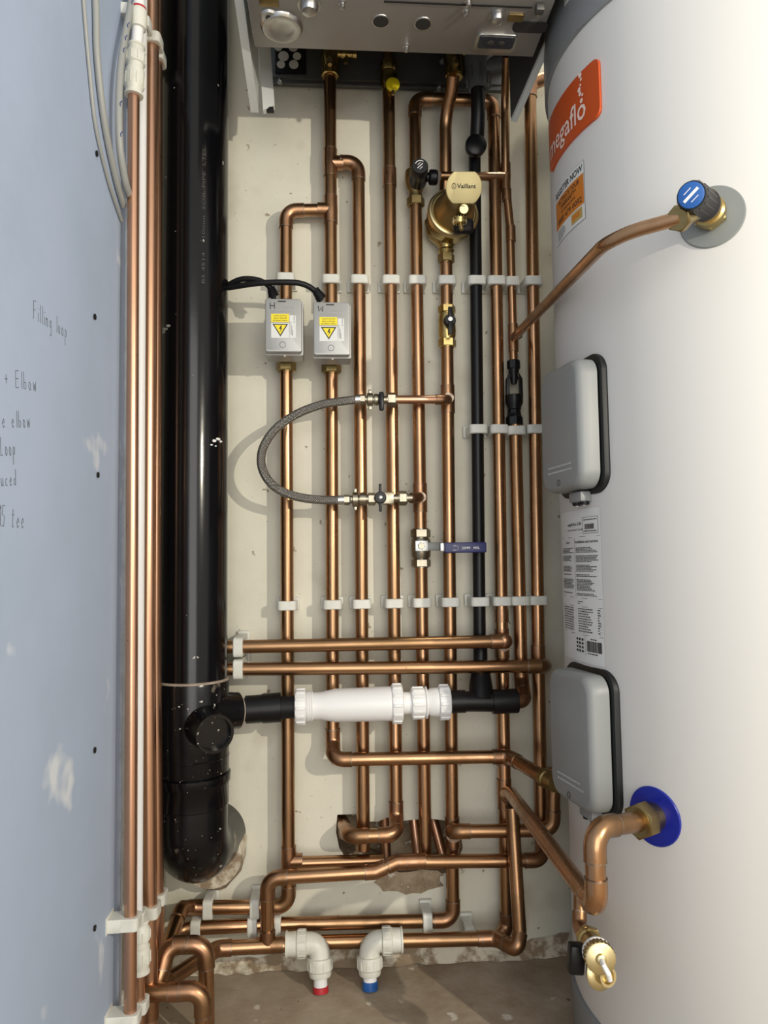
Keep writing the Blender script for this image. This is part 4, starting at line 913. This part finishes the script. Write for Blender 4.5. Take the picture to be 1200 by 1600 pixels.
for i in range(10):
    v -= .0052; words(lw-.060, lw-random.uniform(.018, .030), v, .0018); words(lw-.010, lw-.004, v, .0020); words(.012, lw-.075, v, .0018); bar(.01, lw, v-.0016, .0003)
v -= .007; bar(.01, lw, v, .0008); vb = v-.006
u = lw-.038
while u < lw-.004: w_ = random.choice((.0004, .0009, .0013)); patch(m_, fi, u, u+w_, vb-.026, vb-.004, M['ink'], 1); u += w_+random.choice((.0003, .0006))
words(lw-.036, lw-.012, vb-.031, .002); words(lw-.028, lw-.012, vb-.001, .002)
patch(m_, fi, lw-.0425, lw-.042, vb-.036, vb+.004, M['ink'], 1)
for i in range(3):
    for k in range(4): patch(m_, fi, lw-.068+i*.008, lw-.063+i*.008, vb-.030+k*.008, vb-.025+k*.008, M['ink'], 1)
m_.build('label_print', [c for c in t.children if c.name.startswith('data_label')][0])
# element covers
def element_cover(a_deg, zc, H, lab, knob_z):
    an_ = math.radians(a_deg); n_ = V3((math.sin(an_), -math.cos(an_), 0)); t_ = V3((math.cos(an_), math.sin(an_), 0)); c0 = V3((TX, TY, zc))
    root = thing('element_cover', lab, 'cover', c0+n_*TR, 'grey covers on the tank side')
    W_ = .128
    m_ = MB(); m_.prism(rrect(W_, H, .026, 8), c0+n_*(TR-.016)+t_*(-.001), t_, Z, n_*.017, M['seal'], .002); m_.build('black_seal', root)
    m_ = MB(); out = rrect(W_-.012, H-.014, .022, 8); rings = []
    for s, w_ in ((1, TR+.003), (1, TR+.012), (.99, TR+.022), (.965, TR+.027), (.915, TR+.0295), (.90, TR+.030)):
        rings.append([c0+n_*w_+t_*(x*(1-(1-s)*1.5)-.002)+Z*(y*(1-(1-s)*.8)) for x, y in out])
    n = len(out); vs = [p for r in rings for p in r]; fs = []
    for k in range(len(rings)-1):
        for i in range(n): j = (i+1) % n; fs.append((k*n+i, k*n+j, (k+1)*n+j, (k+1)*n+i))
    fs.append(tuple((len(rings)-1)*n+i for i in range(n))); m_.add(vs, fs, M['grey'])
    m_.build('grey_lid', root)
    m_ = MB(); pl = Pl(c0+n_*(TR+.0304), t_, Z); pl.n = V3((0, 0, 0)); M.setdefault('emb', mat('embossed_grey', (.42, .44, .45), .4))
    for i, w_ in enumerate((.060, .066)):
        u = -.035
        while u < -.035+w_: q = random.uniform(.003, .008); m_.box(pl(u+q/2, -H/2+.040-i*.007), (q, .0003, .0022), M['emb'], Matrix((t_, n_, Z)).transposed()); u += q+.0015
    m_.lathe(pl(-.005, -H/2+.018), n_, [(-.0002, .0042), (.0003, .0042), (.0003, .0034), (-.0002, .0034)], M['sheetd'], 20, False); m_.build('embossed_marks', root)
    m_ = MB(); q = c0+n_*(TR+.006)+V3((0, 0, -H/2-.002)); m_.box(q+t_*.008, (.034, .018, .014), M['grey'], Matrix((t_, n_, Z)).transposed(), .003)
    for s in (-.6, .6): m_.lathe(q+t_*(.008+s*.016)+V3((0, 0, -.006)), -Z, [(0, .0065), (.004, .0065), (.005, .005)], M['black'], 20); m_.lathe(q+t_*(.008+s*.016)+V3((0, 0, -.011)), -Z, [(0, .002), (.0008, .002)], M['whitei'], 10)
    m_.build('cable_gland_block', root); return root
element_cover(-81, .852, .182, 'upper grey element cover with black edge on the tank side', 0)
element_cover(-80.5, .447, .182, 'lower grey element cover with black edge on the tank side', 0)
# discs, valves
t = thing('relief_valve', 'brass tank relief valve with a black and blue topped knob', 'valve', DT)
m_ = MB(); q = DT+nt_*.034; m_.lathe(DT, nt_, [(0, .0150), (.008, .0150), (.010, .0175), (.022, .0175), (.024, .015), (.046, .0150), (.050, .010)], M['brass'], 30)
m_.hexnut(DT+nt_*.004, nt_, .010, .0185, M['brass'], 0, Z); a = at(1062, 341, -.575); m_.tube([DT+nt_*.03, a], .0095, M['brassd'], 24); m_.build('body', t)
dP = (a-(DT+nt_*.03)).normalized()
m_ = MB(); m_.hexnut(a-dP*.010, dP, .015, .0140, M['brassd'], 0, Z); m_.build('compression_nut', t)
k0 = DT+nt_*.030; k1 = at(1080, 305, -.60); kx = (k1-k0).normalized(); Lk = (k1-k0).length
m_ = MB(); m_.lathe(k0, kx, [(.004, .0150), (.010, .0150), (.012, .0170), (.018, .0170), (.020, .0155), (Lk-.004, .0150), (Lk, .0138)], M['black'], 36)
for i in range(14):
    a_ = 2*math.pi*i/14; u_ = kx.orthogonal().normalized(); w_ = kx.cross(u_); d_ = u_*math.cos(a_)+w_*math.sin(a_); m_.tube([k0+kx*.022+d_*.0150, k0+kx*(Lk-.006)+d_*.0147], .0011, M['black'], 6)
m_.build('knob', t)
m_ = MB(); m_.lathe(k1, kx, [(-.001, .0128), (.0008, .0128), (.0012, .0118)], M['bluep'], 32); 
u_ = (X*.8+Z*.6); u_ = (u_-kx*u_.dot(kx)).normalized(); w_ = kx.cross(u_); rot = Matrix((u_, kx, w_)).transposed()
m_.box(k1+kx*.0013, (.018, .0004, .0030), M['whitei'], rot)
for s in (-1, 1): m_.box(k1+kx*.0013+w_*s*.0055, (.009, .0004, .0008), M['whitei'], rot)
m_.build('knob_label', t)
def curved_disc(name, lab, ang_, z, r, m, th=.0025, ri=0.0):
    m_ = MB(); n = 48; vs = []; rings = ((.30, th+.004), (.34, th+.003), (.36, th), (.97, th), (1.0, th*.5), (1.0, -.001))
    for f_, l in rings:
        for k in range(n):
            a_ = 2*math.pi*k/n; u = r*f_*math.cos(a_); v = r*f_*math.sin(a_); aa = ang_+u/TR
            vs.append(V3((TX+(TR+l)*math.sin(aa), TY-(TR+l)*math.cos(aa), z+v)))
    fs = [(k*n+i, k*n+(i+1) % n, (k+1)*n+(i+1) % n, (k+1)*n+i) for k in range(len(rings)-1) for i in range(n)]+[tuple(range(n))]
    m_.add(vs, fs, m); return m_.build(name, label=lab, cat='seal')
curved_disc('rubber_seal', 'grey rubber disc on the tank behind the relief valve', at_, 1.063, .0355, M['grom'])
curved_disc('blue_seal', 'bright blue plastic disc on the tank behind the brass nut', an, .378, .0335, M['blue'])
t = thing('inlet_union', 'brass union nut joining the copper pipe to the blue disc on the tank', 'pipe nut', DB)
m_ = MB(); m_.hexnut(DB+nb*.014, nb, .018, .0205, M['brassd'], 0, Z); m_.build('nut', t)
m_ = MB(); m_.lathe(DB, nb, [(0, .0165), (.014, .0165), (.016, .014)], M['brass'], 36); m_.lathe(DB+nb*.03, nb, [(0, .0150), (.004, .0150)], M['brassd'], 30); m_.build('tail', t)
t = thing('tank_outlet_joint', 'small greenish brass joint where a copper pipe enters the tank under the lower cover', 'pipe nut', at(847, 1213, -.155))
m_ = MB(); d_ = (at(850, 1215, -.16)-at(795, 1182, YH)).normalized(); m_.lathe(at(850, 1215, -.160), d_, [(-.004, .012), (-.003, .0142), (.008, .0142), (.010, .0125), (.03, .0122)], M['brassd'], 28)
q = at(850, 1215, -.160)+d_*.012; m_.tube([q-d_*.004, q+V3((TX-q.x, TY-q.y, 0)).normalized()*.058], .0115, M['brassd'], 24); m_.build('joint_body', t)
# drain valve
t = thing('drain_valve', 'brass drain valve with a black lever and hanging cap below the diagonal pipe', 'valve', at(935, 1500, -.45))
a = at(918, 1464, -.412); b = at(939, 1499, -.475); ax = (b-a).normalized(); L = (b-a).length
m_ = MB(); m_.lathe(a, ax, [(-.002, .0125), (.004, .0140), (.014, .0140), (.016, .0120), (.030, .0130), (L-.010, .0130)], M['brass'], 30); m_.hexnut(a+ax*.001, ax, .010, .0150, M['brass']); m_.build('body', t)
m_ = MB(); m_.lathe(a+ax*(L-.022), ax, [(0, .0155), (.002, .0165), (.005, .0165), (.006, .0150)], M['white'], 32); m_.build('strap_ring', t)
m_ = MB(); m_.lathe(a+ax*(L-.014), ax, [(0, .0150), (.001, .0165), (.013, .0165), (.014, .0150)], M['brassl'], 36)
fd = (ax*.6+(CAM-b).normalized()*.4).normalized()
for i in range(24):
    u_ = ax.orthogonal().normalized(); w_ = ax.cross(u_); a_ = 2*math.pi*i/24; m_.tube([a+ax*(L-.013)+(u_*math.cos(a_)+w_*math.sin(a_))*.0165, a+ax*(L-.002)+(u_*math.cos(a_)+w_*math.sin(a_))*.0165], .0009, M['brassd'], 6)
m_.lathe(b, ax, [(0, .006), (.003, .0055), (.004, .004)], M['brassl'], 20); m_.build('cap', t)
m_ = MB(); q = at(947, 1527, -.465); m_.lathe(q-V3((.004, -.012, 0)), V3((.25, -.9, .15)), [(0, .0170), (.004, .0185), (.006, .0165), (.007, .0105), (.018, .0105), (.018, .0075), (.004, .0070)], M['brassl'], 36); m_.build('hose_tail_ring', t)
m_ = MB(); st = [b+ax*.004, at(944, 1510, -.49), at(951, 1522, -.495), at(953, 1531, -.49)]; m_.tube(st, .0028, M['white'], 12); m_.build('strap', t)
m_ = MB(); q = at(900, 1497, -.44); m_.box(q, (.018, .016, .032), M['black'], Matrix.Rotation(.1, 3, 'Y'), .003); m_.tube([q+V3((.006, 0, .002)), a+ax*.022], .0055, M['black'], 14); m_.build('lever', t)
# ================================================================ PUSH-FIT PLASTICS
def pushfit_elbow(px, py, Y, sgn, lab, ringmat, ringname, zx):
    e = at(px, py, Y); t = thing('plastic_elbow', lab, 'pipe elbow', e, 'white push-fit elbows at the floor')
    foot = V3((e.x+zx, e.y-.012, .0)); dn = (foot-e).normalized()
    path, _ = fillet([e+X*sgn*.052, e, e+dn*.035], .018, 10)
    m_ = MB(); m_.tube(path, .0165, M['cream'], 36)
    m_.lathe(e+X*sgn*.020, X*sgn, [(0, .0165), (.001, .0205), (.015, .0205), (.017, .0185), (.026, .0178), (.030, .0178), (.031, .0195), (.0335, .0195), (.034, .012)], M['cream'], 40)
    m_.build('elbow_body', t)
    m_ = MB(); u_ = X*sgn
    for i in range(12):
        a_ = 2*math.pi*i/12; d_ = V3((0, math.cos(a_), math.sin(a_))); m_.tube([e+u_*.022+d_*.0203, e+u_*.034+d_*.0203], .0011, M['cream'], 6)
    m_.build('collar_ribs', t)
    m_ = MB(); q = e+dn*.020; m_.lathe(q, dn, [(0, .0165), (.001, .0200), (.004, .0205), (.018, .0200), (.020, .0180), (.026, .0175), (.028, .0165), (.029, .0110)], M['cream'], 40)
    o = dn.orthogonal().normalized(); w = dn.cross(o)
    for i in range(12):
        a_ = 2*math.pi*i/12; d_ = o*math.cos(a_)+w*math.sin(a_); m_.tube([q+dn*.004+d_*.0201, q+dn*.017+d_*.0197], .0011, M['cream'], 6)
    m_.build('lower_collar', t)
    m_ = MB(); m_.tube([q+dn*.025, foot], .0108, M['white'], 28); m_.build('pipe_stub', t)
    m_ = MB(); g = foot+V3((0, 0, .0005)); m_.lathe(g, -dn, [(0, .0125), (.004, .0125), (.012 if ringname == 'blue' else .008, .0122), (.0125 if ringname == 'blue' else .009, .0105)], ringmat, 28); m_.build(ringname+'_sleeve', t)
pushfit_elbow(499, 1473, -.07, -1, 'left cream push-fit elbow, red sleeve at its foot in the floor', M['red'], 'red', .002)
pushfit_elbow(577, 1471, -.07, 1, 'right cream push-fit elbow, blue sleeve at its foot in the floor', M['bluep'], 'blue', 0)
def coupler(a, b, r, lab, red=False):
    a, b = V3(a), V3(b); ax = (b-a).normalized(); L = (b-a).length; t = thing('plastic_coupler', lab, 'pipe coupler', (a+b)/2)
    m_ = MB(); m_.lathe(a, ax, [(0, r*.62), (.001, r*.9), (.004, r*.92), (.005, r*.80), (.009, r*.82), (.012, r), (L*.38, r), (L*.40, r*.84), (L*.48, r*.84), (L*.50, r*.96), (L*.56, r*.96), (L*.58, r), (L-.012, r), (L-.008, r*.86), (L-.004, r*.84), (L-.003, r*.95), (L, r*.95)], M['cream'], 36); m_.build('body', t)
    m_ = MB(); u_ = ax.orthogonal().normalized(); w_ = ax.cross(u_)
    for i in range(10):
        a_ = 2*math.pi*i/10; d_ = u_*math.cos(a_)+w_*math.sin(a_)
        m_.tube([a+ax*.014+d_*r, a+ax*L*.36+d_*r], .0009, M['cream'], 6); m_.tube([a+ax*L*.60+d_*r, a+ax*(L-.013)+d_*r], .0009, M['cream'], 6)
    m_.build('grip_ribs', t); return t
c1 = at(213, 70, -.34); c2 = at(209, 150, -.34)
tt = coupler(c1, c2, .0128, 'white push-fit coupler on the front left wall pipe near the top')
pipe('short white plastic pipe above the top left coupler', [(219, -60, -.34), (217, 20, -.34), (213, 80, -.34)], r=R15, m='white', name='plastic_pipe', elbow=[])
t = thing('plastic_insert', 'white collar with a red rim at the very top of the left wall pipes', 'pipe collar', at(217, 28, -.34)); ax = (at(215.5, 46, -.34)-at(217.5, 12, -.34))
m_ = MB(); m_.lathe(at(217.5, 16, -.34), ax, [(0, .0095), (.004, .0105), (.018, .0112), (.026, .0105), (.027, .008)], M['cream'], 28); m_.build('collar', t)
m_ = MB(); m_.lathe(at(217.6, 12, -.34), ax, [(0, .0078), (.0005, .0092), (.0036, .0092)], M['red'], 28); m_.build('red_rim', t)
coupler(at(219, 1436, -.285), at(219.5, 1520, -.285), .0125, 'white push-fit coupler low on the left wall between copper pipes')
# ---- grey cables on the board
def wallcable(pts, r, lab, dx):
    P = []
    for px, py in pts:
        p = atx(px, py, BXF+dx); P.append(p)
    return cable('grey_cable', lab, P, r, M['cable'], 'cable', group='grey cables at the top left')
wallcable([(128, -40), (132, 20), (140, 112), (150, 200), (170, 285), (190, 345)], .0022, 'thin grey cable, leftmost of the cables on the board', .0025)
wallcable([(148, -40), (150, 20), (152, 90), (163, 190), (180, 275), (193, 322)], .0040, 'thicker grey cable curving down the board to the copper pipes', .0045)
o_, p_ = wallcable([(212, -40), (204, 10), (191, 85), (186, 150), (187, 225), (195, 280), (203, 308)], .0046, 'grey cable with blue pen marks beside the white coupler', .014)
m_ = MB()
for i in (8, 12, 14, 16, 26, 31):
    q = p_[min(i, len(p_)-1)]+V3((.003, -.0036, 0)); m_.tube([q, q+V3((0, -.0012, .004)), q+V3((.002, 0, .007))], .0006, M['bluepen'], 5)
m_.build('pen_marks', o_)
# ---- copper debris seen inside the wall hole
for i, (a, b, m2, lab) in enumerate([((645, 1268, .04), (654, 1340, .02), 'copperl', 'pale copper offcut leaning inside the wall hole, left of the blue lever riser'),
                                 ((676, 1278, .05), (694, 1345, .02), 'copperl', 'bright copper strip slanting in the wall hole near its right end'),
                                 ((600, 1270, .05), (604, 1350, .05), 'copperl', 'copper pipe behind the gas riser inside the wall hole')]):
    pipe(lab, [a, b], r=.009, m=m2)
m_ = MB(); n = 26; vs = []; q = at(640, 1372, 0); c_ = []
for k in range(n):
    a_ = 2*math.pi*k/n; vs.append(V3((q.x+.062*math.cos(a_)*(.8+.3*random.random()), -.0012, q.z-.004+.020*math.sin(a_)*(.7+.5*random.random()))))
m_.add(vs, [tuple(range(n))], M['mortar'])
m_.build('mortar_smear', label='brown mortar smear on the wall under the hole', cat='mortar')
